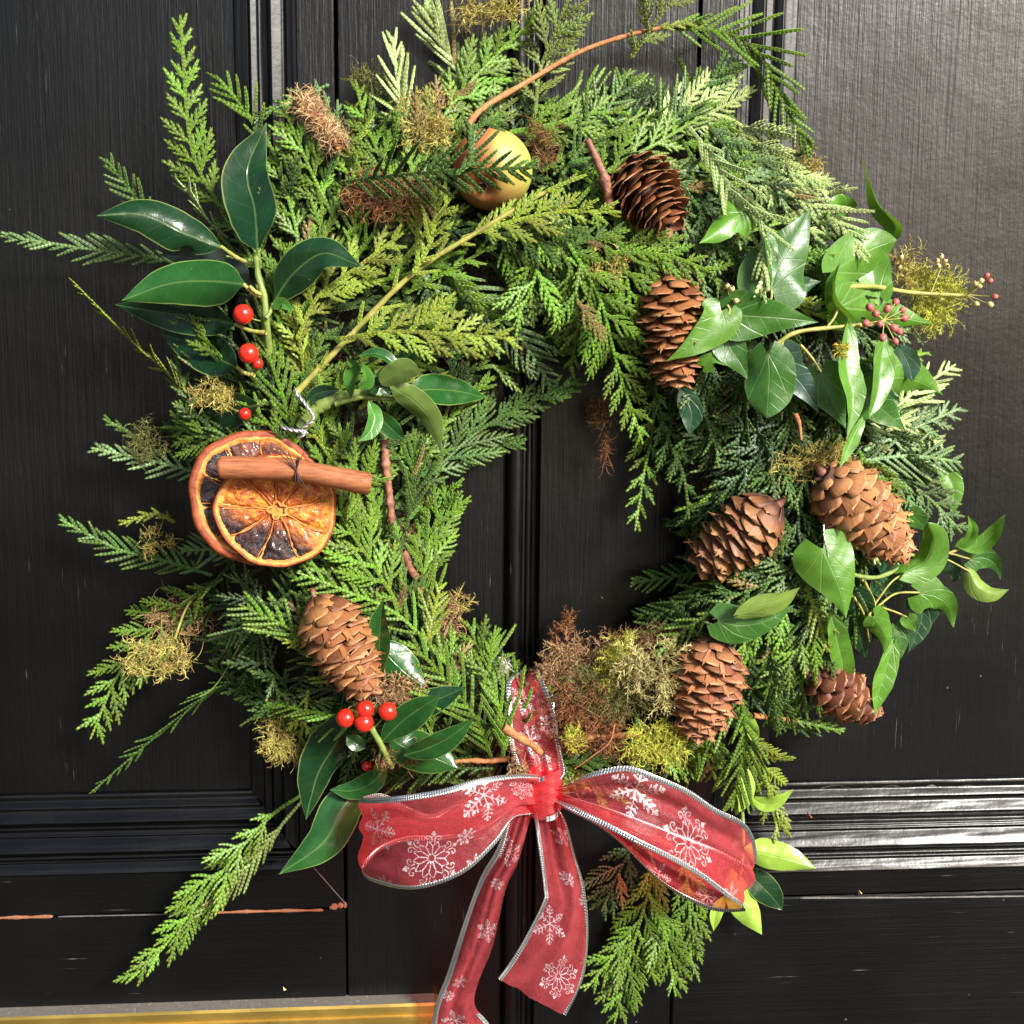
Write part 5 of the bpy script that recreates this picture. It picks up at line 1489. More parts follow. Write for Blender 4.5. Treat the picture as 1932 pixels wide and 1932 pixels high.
umbel(i1b, 1775, 498, [(1768,492),(1775,484),(1783,492),(1786,502),(1770,502)], 5.5, M_BUFF, 16, (1775, 505))
umbel(i1b, 1700, 490, [(1690,495),(1700,485),(1697,505)], 6, M_BUFF, 14, (1700, 520))
moss("tiny bright yellow ivy flower head under the pink buds", 1580, 662, 12, 12, 60, (.55, .42, .04), 28, (.002, .004), 2, name="yellow_ivy_bloom", cat="ivy bloom")

# ------------------------------------------------------------------ ivy, lower right
i2 = thing("ivy_sprig", "straggling ivy sprig with long stalks spreading off the lower right of the wreath", "ivy sprig", W(1640, 1100, 6))
stem(i2, [(1700,1045),(1760,1050),(1800,1040),(1835,1030)], .0009, .0007, M_YSTEM, (12, 14))
stem(i2, [(1590,1080),(1650,1090),(1700,1070),(1740,1045)], .0013, .0010, M_GSTEM, (10, 12))
stem(i2, [(1630,1095),(1650,1140),(1640,1160),(1645,1165)], .0009, .0007, M_YSTEM, (14, 18))
stem(i2, [(1655,1145),(1690,1120),(1735,1118)], .0006, .0006, M_YSTEM, (14, 18), name="leaf_stalk")
stem(i2, [(1660,1145),(1690,1155),(1712,1165)], .0006, .0005, M_YSTEM, (14, 18), name="leaf_stalk")
stem(i2, [(1762,1040),(1795,1045),(1830,1055)], .0006, .0005, M_YSTEM, (14, 18), name="leaf_stalk")
stem(i2, [(1762,1045),(1795,1060),(1832,1080)], .0006, .0005, M_YSTEM, (14, 18), name="leaf_stalk")
stem(i2, [(1650,1140),(1680,1100),(1705,1082)], .0006, .0005, M_YSTEM, (14, 20), name="leaf_stalk")
stem(i2, [(1610,1125),(1630,1160),(1640,1210)], .0007, .0006, M_YSTEM, (10, 12), name="leaf_stalk")
stem(i2, [(1690,980),(1700,975),(1722,970)], .0007, .0006, M_YSTEM, (10, 12), name="leaf_stalk")
ivy(i2, [(1552,1035),(1570,1075),(1588,1120),(1596,1168)], 116, 'ib', off=(18, 28), fold=-8, roll=14, cup=.35)
ivy(i2, [(1355,1172),(1400,1180),(1450,1170),(1500,1140)], 74, 'ig', off=(20, 24), fold=-6, roll=-8, cup=.2, label="dark lower half of the folded leaf")
ivy(i2, [(1395,1160),(1430,1148),(1475,1135),(1510,1108)], 46, 'iy', off=(27, 32), fold=-14, roll=-30, kind='oval', label="pale turned-over half of the folded leaf")
ivy(i2, [(1706,1080),(1745,1060),(1760,1020),(1750,985)], 62, 'ib', off=(24, 30), fold=-14, roll=22, cup=.5, kind='round')
ivy(i2, [(1811,1030),(1850,1030),(1880,1000),(1897,970)], 36, 'ib', off=(14, 24), fold=14, roll=20, kind='oval')
ivy(i2, [(1806,1030),(1828,1015),(1834,995),(1826,972)], 26, 'ib', off=(14, 22), fold=20, roll=-20, kind='oval')
ivy(i2, [(1830,1055),(1855,1052),(1878,1065),(1888,1095)], 54, 'ig', off=(14, 16), fold=8, roll=-10)
ivy(i2, [(1830,1080),(1845,1105),(1870,1118),(1904,1112)], 44, 'iy', off=(18, 24), fold=-18, roll=20, kind='oval', cup=.6)
ivy(i2, [(1736,1120),(1765,1125),(1790,1145),(1800,1185)], 84, 'ib', off=(18, 20), fold=-6, roll=-8, kind='lobed')
ivy(i2, [(1742,1128),(1740,1165),(1728,1200),(1714,1232)], 72, 'idk', off=(12, 12), fold=6, roll=12, kind='lobed')
ivy(i2, [(1713,1166),(1720,1180),(1728,1192),(1716,1158)][:3], 34, 'ib', off=(18, 18), fold=6)
ivy(i2, [(1648,1162),(1662,1180),(1672,1205),(1668,1235)], 54, 'ib', off=(20, 24), fold=-10, roll=10, cup=.3)
ivy(i2, [(1690,1180),(1700,1205),(1698,1230),(1695,1250)], 36, 'ig', off=(14, 14), fold=12, roll=25)
ivy(i2, [(1685,1215),(1672,1260),(1660,1300),(1650,1350)], 48, 'ib', off=(18, 22), fold=18, roll=28, kind='oval')
ivy(i2, [(1568,1158),(1580,1210),(1590,1270),(1574,1336)], 50, 'ib', off=(16, 20), fold=16, roll=24, kind='oval')
ivy(i2, [(1610,1120),(1615,1165),(1625,1210),(1635,1250)], 78, 'idk', off=(8, 8), fold=6, kind='lobed')
ivy(i2, [(1660,1085),(1690,1100),(1715,1110)], 80, 'idk', off=(6, 8), fold=6, kind='lobed')
ivy(i2, [(1770,870),(1790,900),(1800,930),(1795,975)], 46, 'ib', off=(2, 6), fold=14, roll=20, kind='oval')
ivy(i2, [(1640,1040),(1670,1045),(1700,1060)], 50, 'idk', off=(6, 8), fold=8)
ivy(i2, [(1790,1060),(1800,1085),(1795,1100)], 46, 'idk', off=(6, 8), fold=8, kind='lobed')
ivy(i2, [(1715,965),(1735,985),(1755,1005)], 40, 'ig', off=(8, 10), fold=8)

# ------------------------------------------------------------------ cones
def cone_scale_mesh(seed, wmul=1.0, lift=.30):
    r = np.random.default_rng(seed)
    nu, nv = 8, 7
    V, UV = [], []
    for k, off in ((0, 0.0), (1, -.028)):
        for i in range(nu):
            t = i/(nu-1)
            for j in range(nv):
                v = -1+2*j/(nv-1)
                w = np.interp(t, [0, .25, .5, .7, .82, .92, 1], [.14, .40, .58, .62, .56, .42, .12])*wmul
                x = v*w*(1+.025*r.normal() if i > 3 else 1)
                y = t*(1-.06*v*v*(t**2))+(.034*r.normal() if i > 5 else 0)
                z = -.45*(v*w)**2+.13*math.sin(t*2.6)-.06+.38*max(0, t-.72)**1.2+off*(1-.4*t)
                V.append((x, y, z)); UV.append((t, .5+.5*v))
    F1 = grid_faces(nu, nv); F2 = F1[:, ::-1]+nu*nv
    rim = []
    idx = [(i, 0) for i in range(nu)]+[(nu-1, j) for j in range(1, nv)]+[(i, nv-1) for i in range(nu-2, -1, -1)]
    ids = [i*nv+j for i, j in idx]
    for a, b in zip(ids[:-1], ids[1:]): rim.append((b, a, a+nu*nv, b+nu*nv))
    me = make_mesh("cone_scale", np.array(V), [F1, F2, np.array(rim)], True, np.array(UV))
    me.materials.append(M_SCALE)
    return me
CS = [cone_scale_mesh(i, 1.0+.08*(i % 3-1), .22+.08*(i % 4)) for i in range(7)]
def bract_mesh(seed):
    r = np.random.default_rng(seed)
    V = [(-.05, .35, .0), (.05, .35, .0), (-.08, .92, .03), (.08, .92, .03), (-.15, 1.03, .05+r.uniform(-.03, .05)), (-.045, .98, .04), (0, 1.17, .04+r.uniform(-.04, .10)), (.045, .98, .04), (.15, 1.02, .05+r.uniform(-.03, .05))]
    V = V+[(a, b, c-.02) for a, b, c in V]
    T = [(0, 1, 3), (0, 3, 2), (2, 5, 4), (5, 7, 6), (7, 3, 8), (2, 3, 5), (5, 3, 7)]
    T = T+[(c+9, b+9, a+9) for a, b, c in T]
    uv = [(0.8, .5)]*18
    me = make_mesh("bract", np.array(V), np.array(T), False, np.array(uv)); me.materials.append(M_SCALE)
    return me
BR = [bract_mesh(i) for i in range(4)]

def cone(label, p0, p1, width, d0, d1, open_=.55, n=74, bract=.5, tint=(0.30, 0.125, 0.058), seed=0, stalk=True, size=1.0, spin=0.0, blunt=.45):
    """p0 base (stalk) and p1 tip in photo px with depths d0,d1 mm over the surface"""
    r = np.random.default_rng(seed)
    a, b = W(p0[0], p0[1], d0), W(p1[0], p1[1], d1)
    L = np.linalg.norm(b-a); R = width*.5*.000262
    rot = Vector(b-a).to_track_quat('Z', 'X').to_matrix()
    root = thing("pine_cone", label, "pine cone", a, "brown cones wired onto the wreath", rot)
    # core
    tt = np.linspace(0, 1, 14)
    prof = np.interp(tt, [0, .12, .35, .7, 1], [.35, .55, .6, .42, .12])*R*.75
    V, Fs = tube(np.stack([0*tt, 0*tt, L*(.02+.9*tt)], 1), prof, 12, ref=(1, 0, 0))
    link("core", make_mesh("core", V, Fs), M_CORE, root)
    if stalk:
        V, Fs = tube(np.array([(0, 0, .002), (0, 0, -.002), (.0008, 0, -.005)]), [.0026, .0018, .0013], 8, ref=(1, 0, 0))
        link("stalk", make_mesh("stalk", V, Fs), M_RSTEM, root)
    for i in range(n):
        f = (i+.5)/n
        th = i*2.39996+spin
        env = np.interp(f, [0, .05, .13, .28, .5, .78, .93, 1], [.34, .62, .86, 1.0, .97, .74, .50, .28 if blunt < .5 else .36])
        Ls = R*(.60+.34*env)*size*r.uniform(.93, 1.07)*np.interp(f, [0, .1, .25], [.55, .78, 1])
        tiltout = open_*np.interp(f, [0, .15, .5, .85, 1], [1.15, 1.05, 1.0, .85, .40])+r.normal(0, .035)   # radians away from the axis
        reach = env*R
        rb = max(reach-Ls*math.sin(tiltout)*.98, R*.10)
        zt = L*(.05+.93*f**.98)
        zb = zt-Ls*math.cos(tiltout)*.92
        er = Vector((math.cos(th), math.sin(th), 0)); ez = Vector((0, 0, 1))
        yd = (er*math.sin(tiltout)+ez*math.cos(tiltout)).normalized()
        xd = ez.cross(er)
        zd = xd.cross(yd)          # outward/down side... cupped side faces the tip
        tw = Matrix.Rotation(r.normal(0, .05), 3, yd)
        xd, zd = tw @ xd, tw @ zd
        if zd.dot(er) < 0: zd, xd = -zd, -xd
        wsc = Ls*np.interp(f, [0, .2, .8, 1], [.74, .86, .82, .60])
        M = Matrix(((xd.x*wsc, yd.x*Ls, zd.x*Ls, er.x*rb), (xd.y*wsc, yd.y*Ls, zd.y*Ls, er.y*rb), (xd.z*wsc, yd.z*Ls, zd.z*Ls, zb), (0, 0, 0, 1)))
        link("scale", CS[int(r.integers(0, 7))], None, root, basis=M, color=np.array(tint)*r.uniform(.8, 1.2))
        if f > .14 and r.random() < bract:
            M2 = M @ Matrix.Translation((0, -.02, .05+.04*r.random()))
            link("bract", BR[int(r.integers(0, 4))], None, root, basis=M2, color=np.array(tint)*r.uniform(1.0, 1.45))
    return root
cone("dark glossy cone hanging tip down at top right, seen against the red-brown stub", (1178,305), (1275,438), 132, 4, 18, .95, 60, .2, (0.24,0.085,0.035), 1)
cone("long cone hanging straight down between the opening and the upper ivy", (1262,512), (1276,740), 142, 8, 14, .98, 72, .5, (0.27,0.105,0.040), 2)
cone("neat smooth-scaled dark cone with wired stalk pointing down left at the right of the opening", (1468,952), (1308,1078), 134, 12, 12, .74, 56, .3, (0.23,0.095,0.042), 3, size=1.22)
cone("pale tan shaggy cone pointing down right at the right of the wreath", (1548,888), (1706,1046), 148, 12, 14, .85, 70, .9, (0.38,0.165,0.068), 4)
cone("cone hanging tip down to the right of the bow and mossy patch", (1352,1203), (1308,1400), 152, 10, 14, .90, 72, .7, (0.27,0.105,0.048), 5)
cone("shaded cone half hidden behind long ivy leaves at the lower right", (1525,1268), (1650,1345), 116, 2, 4, .95, 56, .3, (0.16,0.05,0.022), 6)  # tint darkened to stand for the shade it lies in
cone("plump cone above the red berries at the lower left", (595,1128), (702,1318), 132, 12, 14, .72, 64, .5, (0.29,0.115,0.045), 7, size=1.25)

# ------------------------------------------------------------------ apple
def mat_apple():
    t = NT("apple_skin")
    v = t.coord('Object')
    sx = t.new("ShaderNodeSeparateXYZ"); t.link(v, sx.inputs[0])
    n = t.noise(v, 70, 4, 0.6); n2 = t.noise(v, 500, 3, .6)
    side = t.math('ADD', t.math('MULTIPLY', sx.outputs[0], 45.0), t.math('MULTIPLY', t.math('SUBTRACT', n, .5), 2.2))
    c = t.ramp(t.math('ADD', t.math('MULTIPLY', side, .5), .5), [(0.0, (0.30, 0.055, 0.022)), (0.34, (0.40, 0.14, 0.045)), (0.62, (0.42, 0.33, 0.07)), (1.0, (0.38, 0.42, 0.075))])
    low = t.step(sx.outputs[2], -0.006, -0.019)
    c = t.mix(t.math('MULTIPLY', low, .85), c, (0.26, 0.10, 0.03))
    c = t.mix(t.math('MULTIPLY', t.step(n2, .62, .72), .35), c, (0.30, 0.20, 0.09))
    t.set(Base_Color=c, Roughness=0.5, Normal=t.bump(n2, .15, .0003))
    return t.m
ac = W(930, 318, 0); ac = P(928, 320, .047)
AR = .0198
apple = thing("apple", "round yellow and red apple tucked under dark cedar near the top of the wreath", "apple", ac)
th = np.linspace(0.001, math.pi-.001, 40); ph = np.linspace(0, 2*math.pi, 56, endpoint=False)
axis = norm(np.array([-.30, -.75, -.58])); b_ = norm(np.cross(axis, [0, 0, 1])); c_ = np.cross(axis, b_)
V = []
for t_ in th:
    rr = AR*(1.0-.04*math.cos(t_)**2)
    zz = math.cos(t_)*rr*.96
    dip = .0055*math.exp(-(t_/.26)**2)+.004*math.exp(-((math.pi-t_)/.3)**2)
    zz -= math.copysign(dip, zz)
    for p_ in ph:
        q_ = math.sin(t_)*rr*(1+.012*math.cos(5*p_)*math.exp(-(t_/.7)**2))
        V.append(ac+axis*zz+(b_*math.cos(p_)+c_*math.sin(p_))*q_)
part("skin", np.array(V), grid_faces(40, 56, close_v=True)[:, ::-1], mat_apple(), apple)
cal = []
for k in range(6):
    a_ = k*1.047; d_ = (b_*math.cos(a_)+c_*math.sin(a_))
    cal.append(tube(np.array([ac+axis*(AR*.70)+d_*.0006, ac+axis*(AR*.80)+d_*.0016, ac+axis*(AR*.87)+d_*.0026]), [.0006, .0006, .0002], 5))
V, Fs = merge(cal)
part("calyx", V, Fs, M_DARKDOT, apple)

# ------------------------------------------------------------------ dried orange slices
def mat_pulp(name, a, b, char, charpos):
    t = NT(name)
    v = t.coord('Object')
    c0, rnd = obj_color(t)
    sx = t.new("ShaderNodeSeparateXYZ"); t.link(v, sx.inputs[0])
    n = t.noise(v, 220, 5, .65, .6); n2 = t.noise(v, 900, 3, .6, 1.0); big = t.noise(v, 48, 3, .6)
    col = t.ramp(n, [(0.30, tuple(x*.35 for x in a)), (0.48, a), (0.62, b), (0.80, tuple(min(1, x*1.5) for x in b))])
    g = t.math('ADD', t.math('MULTIPLY', sx.outputs[0], charpos[0]), t.math('MULTIPLY', sx.outputs[1], charpos[1]))
    ch = t.step(t.math('ADD', g, t.math('ADD', t.math('MULTIPLY', big, 1.3), t.math('MULTIPLY', n, .5))), charpos[2], charpos[2]+.75)
    charc = t.mix(t.step(n, .45, .7), (0.012, 0.006, 0.008), (0.075, 0.018, 0.012))
    col = t.mix(t.math('MULTIPLY', ch, char), col, charc)
    r_ = t.math('ADD', .22, t.math('MULTIPLY', n, .25))
    h = t.math('ADD', n, t.math('MULTIPLY', n2, .5))
    t.set(Base_Color=col, Roughness=r_, Normal=t.bump(h, .9, .0012))
    t.b.inputs['Coat Weight'].default_value = .3
    t.translucent(col, .12)
    return t.m
def mat_pith(name, a, b):
    t = NT(name)
    v = t.coord('Object')
    n = t.noise(v, 260, 4, .6); n2 = t.noise(v, 900, 3)
    t.set(Base_Color=t.mix(t.step(n, .3, .7), a, b), Roughness=.65, Normal=t.bump(t.math('ADD', n, t.math('MULTIPLY', n2, .5)), .5, .0006))
    return t.m
M_PITH = mat_pith("dried_pith", (0.42, 0.13, 0.025), (0.68, 0.30, 0.06))
M_MEMB = mat_pith("dried_membrane", (0.26, 0.07, 0.02), (0.60, 0.26, 0.05))
M_RIND = mat_pith("dried_orange_rind", (0.17, 0.028, 0.006), (0.30, 0.060, 0.012))

def slice_(label, cx, cy, rx, ry, depth, nseg, pulp, seed, tilt, rindw=.07, pithw=.13, thick=.005, warp=.0018, spin=0.0):
    r = np.random.default_rng(seed)
    c = P(cx, cy, depth*.001)
    nrm = norm(norm(CN-c)+np.array(tilt))
    xr = norm(np.cross([0, 0, 1], nrm)); 
    # local axes: x right in the picture, y up, z to viewer
    Xa = norm(np.cross(np.array([0, 0, 1.0]), nrm)); Ya = np.cross(nrm, Xa)
    if Xa @ RN < 0: Xa, Ya = -Xa, -Ya
    if Ya @ UN < 0: Ya = -Ya
    Ya = norm(np.cross(nrm, Xa)); 
    if Ya @ UN < 0: Ya = -Ya
    rot = Matrix((Vector(Xa), Vector(Ya), Vector(np.cross(Xa, Ya)))).transposed()
    root = thing("orange_slice", label, "dried orange slice", c, None, rot)
    k = .000262
    RX, RY = rx*k, ry*k
    ph1, ph2 = r.uniform(0, 6.28, 2)
    def edge(a):
        return (1+.018*math.sin(3*a+ph1)+.014*math.sin(5*a+ph2)+.008*math.sin(11*a+ph1))
    def pos(f, a, z):
        e = edge(a)*f
        w_ = warp*math.sin(2*a+ph1)*f*f+warp*.5*math.sin(3*a+ph2)*f
        return (RX*e*math.cos(a), RY*e*math.sin(a), z+w_)
    na = 120
    A = np.linspace(0, 2*math.pi, na, endpoint=False)
    # rind band, wraps from the face round the side to the back
    prof = [(1-rindw, 0), (1-rindw*.55, .0004), (1-rindw*.15, -.0001), (1.0, -.0012), (1.01, -thick*.55), (.985, -thick), (.9, -thick*1.05), (.5, -thick), (0.02, -thick)]
    V = np.array([pos(f, a, z+.00022*math.sin(a*37+f*40)) for f, z in prof for a in A])
    F1 = grid_faces(len(prof), na, close_v=True)
    link("rind", make_mesh("rind", V, F1), M_RIND, root)
    ri = 1-rindw-pithw
    prof = [(1-rindw*.9, -.0001), (1-rindw-.01, .00035), (1-rindw-pithw*.5, .0003), (ri+.01, .0000), (ri-.03, -.0012), (ri-.10, -.0020), (.3, -.0020), (.10, -.0012), (.0, -.0008)]
    V = np.array([pos(max(f, .002)*(1+.02*math.sin(a*nseg+ph2) if .5 < f < .9 else 1), a, z+.00018*math.sin(a*23)*math.cos(f*50+a*5)) for f, z in prof for a in A])
    link("pith", make_mesh("pith", V, grid_faces(len(prof), na, close_v=True)), M_PITH, root)
    # star shaped core and membranes standing up between the segments
    for s in range(nseg):
        a0 = 2*math.pi*s/nseg+spin+r.uniform(-.05, .05)
        pts = [pos(f, a0+.06*math.sin(f*7+s), .0002-.0006*math.sin(f*3.1)+r.uniform(-.0002, .0002)) for f in np.linspace(.12, ri+.02, 12)]
        V, Fs = tube(np.array(pts), np.linspace(.00045, .00022, 12), 6, ref=(0, 0, 1))
        link("membrane", make_mesh("membrane", V, Fs), M_MEMB, root)
    ring = [pos(.13*(1+.25*math.cos(a*nseg*.5+ph1)), a, .0001) for a in np.linspace(0, 2*math.pi, 40)]
    V, Fs = tube(np.array(ring), .0006, 6, ref=(0, 0, 1)); link("core", make_mesh("core", V, Fs), M_PITH, root)
    # pulp segments, sunken and blistered
    for s in range(nseg):
        a0 = 2*math.pi*s/nseg+spin; a1 = a0+2*math.pi/nseg
        nr, nq = 20, 18
        V = []
        for i in range(nr):
            u = i/(nr-1); f = .17+(ri-.17-.005)*u
            gap = .035/max(f, .2)*.55
            for j in range(nq):
                w_ = j/(nq-1); a = a0+gap*.5+(a1-a0-gap)*w_
                dome = math.sin(math.pi*w_)**.4*math.sin(math.pi*min(1, max(0, u*.96+.02)))**.35
                V.append(pos(f, a, -.0016+.0019*dome))
        V = np.array(V)
        V[:, 2] += .0005*snoise(V, 160, seed+s)+.0005*snoise(V, 420, seed+s+50)
        link("segment", make_mesh("segment", V, grid_faces(nr, nq)), pulp, root)
    return root
M_PULP1 = mat_pulp("caramel_orange_pulp", (0.50, 0.10, 0.010), (0.78, 0.28, 0.02), 1.0, (-26.0, -60.0, 1.10))
M_PULP2 = mat_pulp("dark_brown_orange_pulp", (0.13, 0.03, 0.012), (0.26, 0.065, 0.02), 1.0, (-42.0, 6.0, 1.05))
slice_("larger dried orange slice with deep red rind and dark brown flesh, lying underneath", 484, 936, 124, 126, 55, 10, M_PULP2, 3, (.05, .0, .05), .105, .05, .009, .0006, .2)
slice_("smaller caramel dried orange slice with charred lower segments, on top of the larger slice", 523, 963, 112, 105, 63, 9, M_PULP1, 5, (.03, 0, -.03), .035, .06, .0055, .0010, .9)

# ------------------------------------------------------------------ cinnamon stick
def mat_cinn():
    t = NT("cinnamon_bark")
    v = t.coord('Object', (.12, 1, 1), (0, rad(6), 0))
    v0 = t.coord('Object')
    f = t.noise(v, 700, 4, .65, .3); b2 = t.noise(v0, 60, 4, .6)
    c = t.ramp(f, [(.3, (0.16, 0.045, 0.016)), (.5, (0.26, 0.085, 0.030)), (.72, (0.38, 0.15, 0.058))])
    c = t.mix(t.math('MULTIPLY', t.step(b2, .5, .7), .5), c, (0.40, 0.12, 0.05))
    t.set(Base_Color=c, Roughness=.7, Normal=t.bump(f, .45, .0005))
    return t.m
M_CINN = mat_cinn()
ca, cb = P(414, 881, .0725), P(698, 913, .070)
cin = thing("cinnamon_stick", "single orange-brown cinnamon stick tied across the two dried orange slices", "cinnamon stick", ca)
n = 60
pts = catmull([ca, P(540, 885, .073), P(620, 898, .0725), cb], n)
T_, S_, N_ = frames(pts, np.array([.05, -1, .1]))
# rolled quill: spiral cross section with thickness
sp = []
for u in np.linspace(0, 1, 46):
    a_ = -1.2+u*2*math.pi*1.38
    sp.append((a_, .00560*(1-.16*u)))
inner = [(a_, r_-.0009) for a_, r_ in sp[::-1]]
loop = sp+inner
V = []
for i in range(n):
    x = i/(n-1)
    k1 = 1+.03*math.sin(x*9)+.02*math.sin(x*23)
    for a_, r_ in loop:
        rr = r_*k1*(1+.02*math.sin(a_*3+x*4))
        V.append(pts[i]+(S_[i]*math.cos(a_+2.2)+N_[i]*math.sin(a_+2.2))*rr)
V = np.array(V); V += norm(V-V.mean(0))*(0.00012*snoise(V, 120, 3))[:, None]
nl = len(loop)
Fg = grid_faces(n, nl, close_v=True)
caps = []
for e in (0, n-1):
    for j in range(45):
        q_ = (e*nl+j, e*nl+j+1, e*nl+(2*46-2-j), e*nl+(2*46-1-j))
        caps.append(q_ if e == 0 else q_[::-1])
part("bark_roll", V, [Fg, np.array(caps)], M_CINN, cin)
M_THREAD = simple("dark_thread", (0.045, 0.02, 0.012), .7)
its = []
i0 = 24
for k, (s0, s1) in enumerate(((0, 0), (1.2, -1.0), (-.8, 1.6))):
    th_ = np.linspace(-.3, 3.5, 22)
    q_ = [pts[i0]+T_[i0]*(.001*(s0+(s1-s0)*j/21))+(S_[i0]*math.cos(t_)+N_[i0]*math.sin(t_))*.0060 for j, t_ in enumerate(th_)]
    its.append(tube(np.array(q_), .00028, 5))
kn = pts[i0]+N_[i0]*.0062
for (dx, dy) in ((-.011, .0085), (-.008, .0095), (-.004, .008), (.0035, .0085), (.005, -.0080), (.003, -.009), (-.001, -.0085), (.007, -.010)):
    its.append(tube(catmull([kn, kn+T_[i0]*dx*.5+UN*dy*.6+N_[i0]*.0004, kn+T_[i0]*dx+UN*dy-N_[i0]*.0030], 8), .00024, 5))
V, Fs = merge(its)
part("thread", V, Fs, M_THREAD, cin)

# ------------------------------------------------------------------ organza bow
def mat_organza():
    t = NT("red_organza")
    uvn = t.new("ShaderNodeUVMap"); uvn.uv_map = "UVMap"
    mp = t.new("ShaderNodeMapping"); mp.inputs[3].default_value = (1, 9, 1); t.link(uvn.outputs[0], mp.inputs[0])
    v = mp.outputs[0]
    w = t.noise(v, 140, 3, .6); b = t.noise(uvn.outputs[0], 60, 3, .6)
    col = t.mix(w, (0.90, 0.055, 0.075), (1.0, 0.22, 0.24))
    t.set(Base_Color=col, Roughness=.33, Normal=t.bump(t.math('ADD', w, t.math('MULTIPLY', b, 3.0)), .5, .0009))
    t.b.inputs['Specular IOR Level'].default_value = .8
    t.b.inputs['Sheen Weight'].default_value = .6
    t.b.inputs['Sheen Roughness'].default_value = .3
    t.b.inputs['Sheen Tint'].default_value = (1, .6, .6, 1)
    tr = t.new("ShaderNodeBsdfTransparent"); tr.inputs[0].default_value = (1.0, .42, .42, 1)
    tl = t.new("ShaderNodeBsdfTranslucent"); t.link(col, tl.inputs[0])
    m1 = t.new("ShaderNodeMixShader"); m1.inputs[0].default_value = .35
    t.link(t.b.outputs[0], m1.inputs[1]); t.link(tl.outputs[0], m1.inputs[2])
    m2 = t.new("ShaderNodeMixShader")
    lw = t.new("ShaderNodeLayerWeight"); lw.inputs[0].default_value = .25
    op = t.math('ADD', .24, t.math('ADD', t.math('MULTIPLY', lw.outputs['Facing'], .45), t.math('MULTIPLY', t.math('SUBTRACT', b, .5), .35)), clamp=True)
    t.link(op, m2.inputs[0]); t.link(tr.outputs[0], m2.inputs[1]); t.link(m1.outputs[0], m2.inputs[2])
    t.link(m2.outputs[0], t.out.inputs[0])
    return t.m
M_ORG = mat_organza()
def mat_silver():
    t = NT("silver_wired_edge")
    uvn = t.new("ShaderNodeUVMap"); uvn.uv_map = "UVMap"
    sx = t.new("ShaderNodeSeparateXYZ"); t.link(uvn.outputs[0], sx.inputs[0])
    rib = t.math('SINE', t.math('MULTIPLY', sx.outputs[0], 2*math.pi/.00135))
    cen = t.math('ABSOLUTE', t.math('SUBTRACT', sx.outputs[1], .5))
    mid = t.step(cen, .10, .04)
    f = t.math('MULTIPLY', t.step(rib, -.2, .5), t.math('SUBTRACT', 1.0, mid))
    col = t.mix(f, (0.30, 0.31, 0.32), (0.86, 0.86, 0.86))
    t.set(Base_Color=col, Metallic=.85, Roughness=.24, Normal=t.bump(f, .5, .0004))
    return t.m
M_SILVER = mat_silver()
def mat_flake():
    t = NT("silver_white_print")
    v = t.coord('Object')
    n = t.noise(v, 900, 3, .7)
    t.set(Base_Color=(0.85, 0.70, 0.73), Roughness=.3, Metallic=.35)
    tr = t.new("ShaderNodeBsdfTransparent"); mx = t.new("ShaderNodeMixShader")
    t.link(t.math('ADD', .2, t.math('MULTIPLY', t.step(n, .40, .62), .5)), mx.inputs[0])
    t.link(tr.outputs[0], mx.inputs[1]); t.link(t.b.outputs[0], mx.inputs[2]); t.link(mx.outputs[0], t.out.inputs[0])
    return t.m
M_FLAKE = mat_flake()

bow = thing("ribbon_bow", "sheer red ribbon bow with silver edges and white snowflake print tied round the wreath's bottom", "ribbon bow", P(1020, 1490, .06))

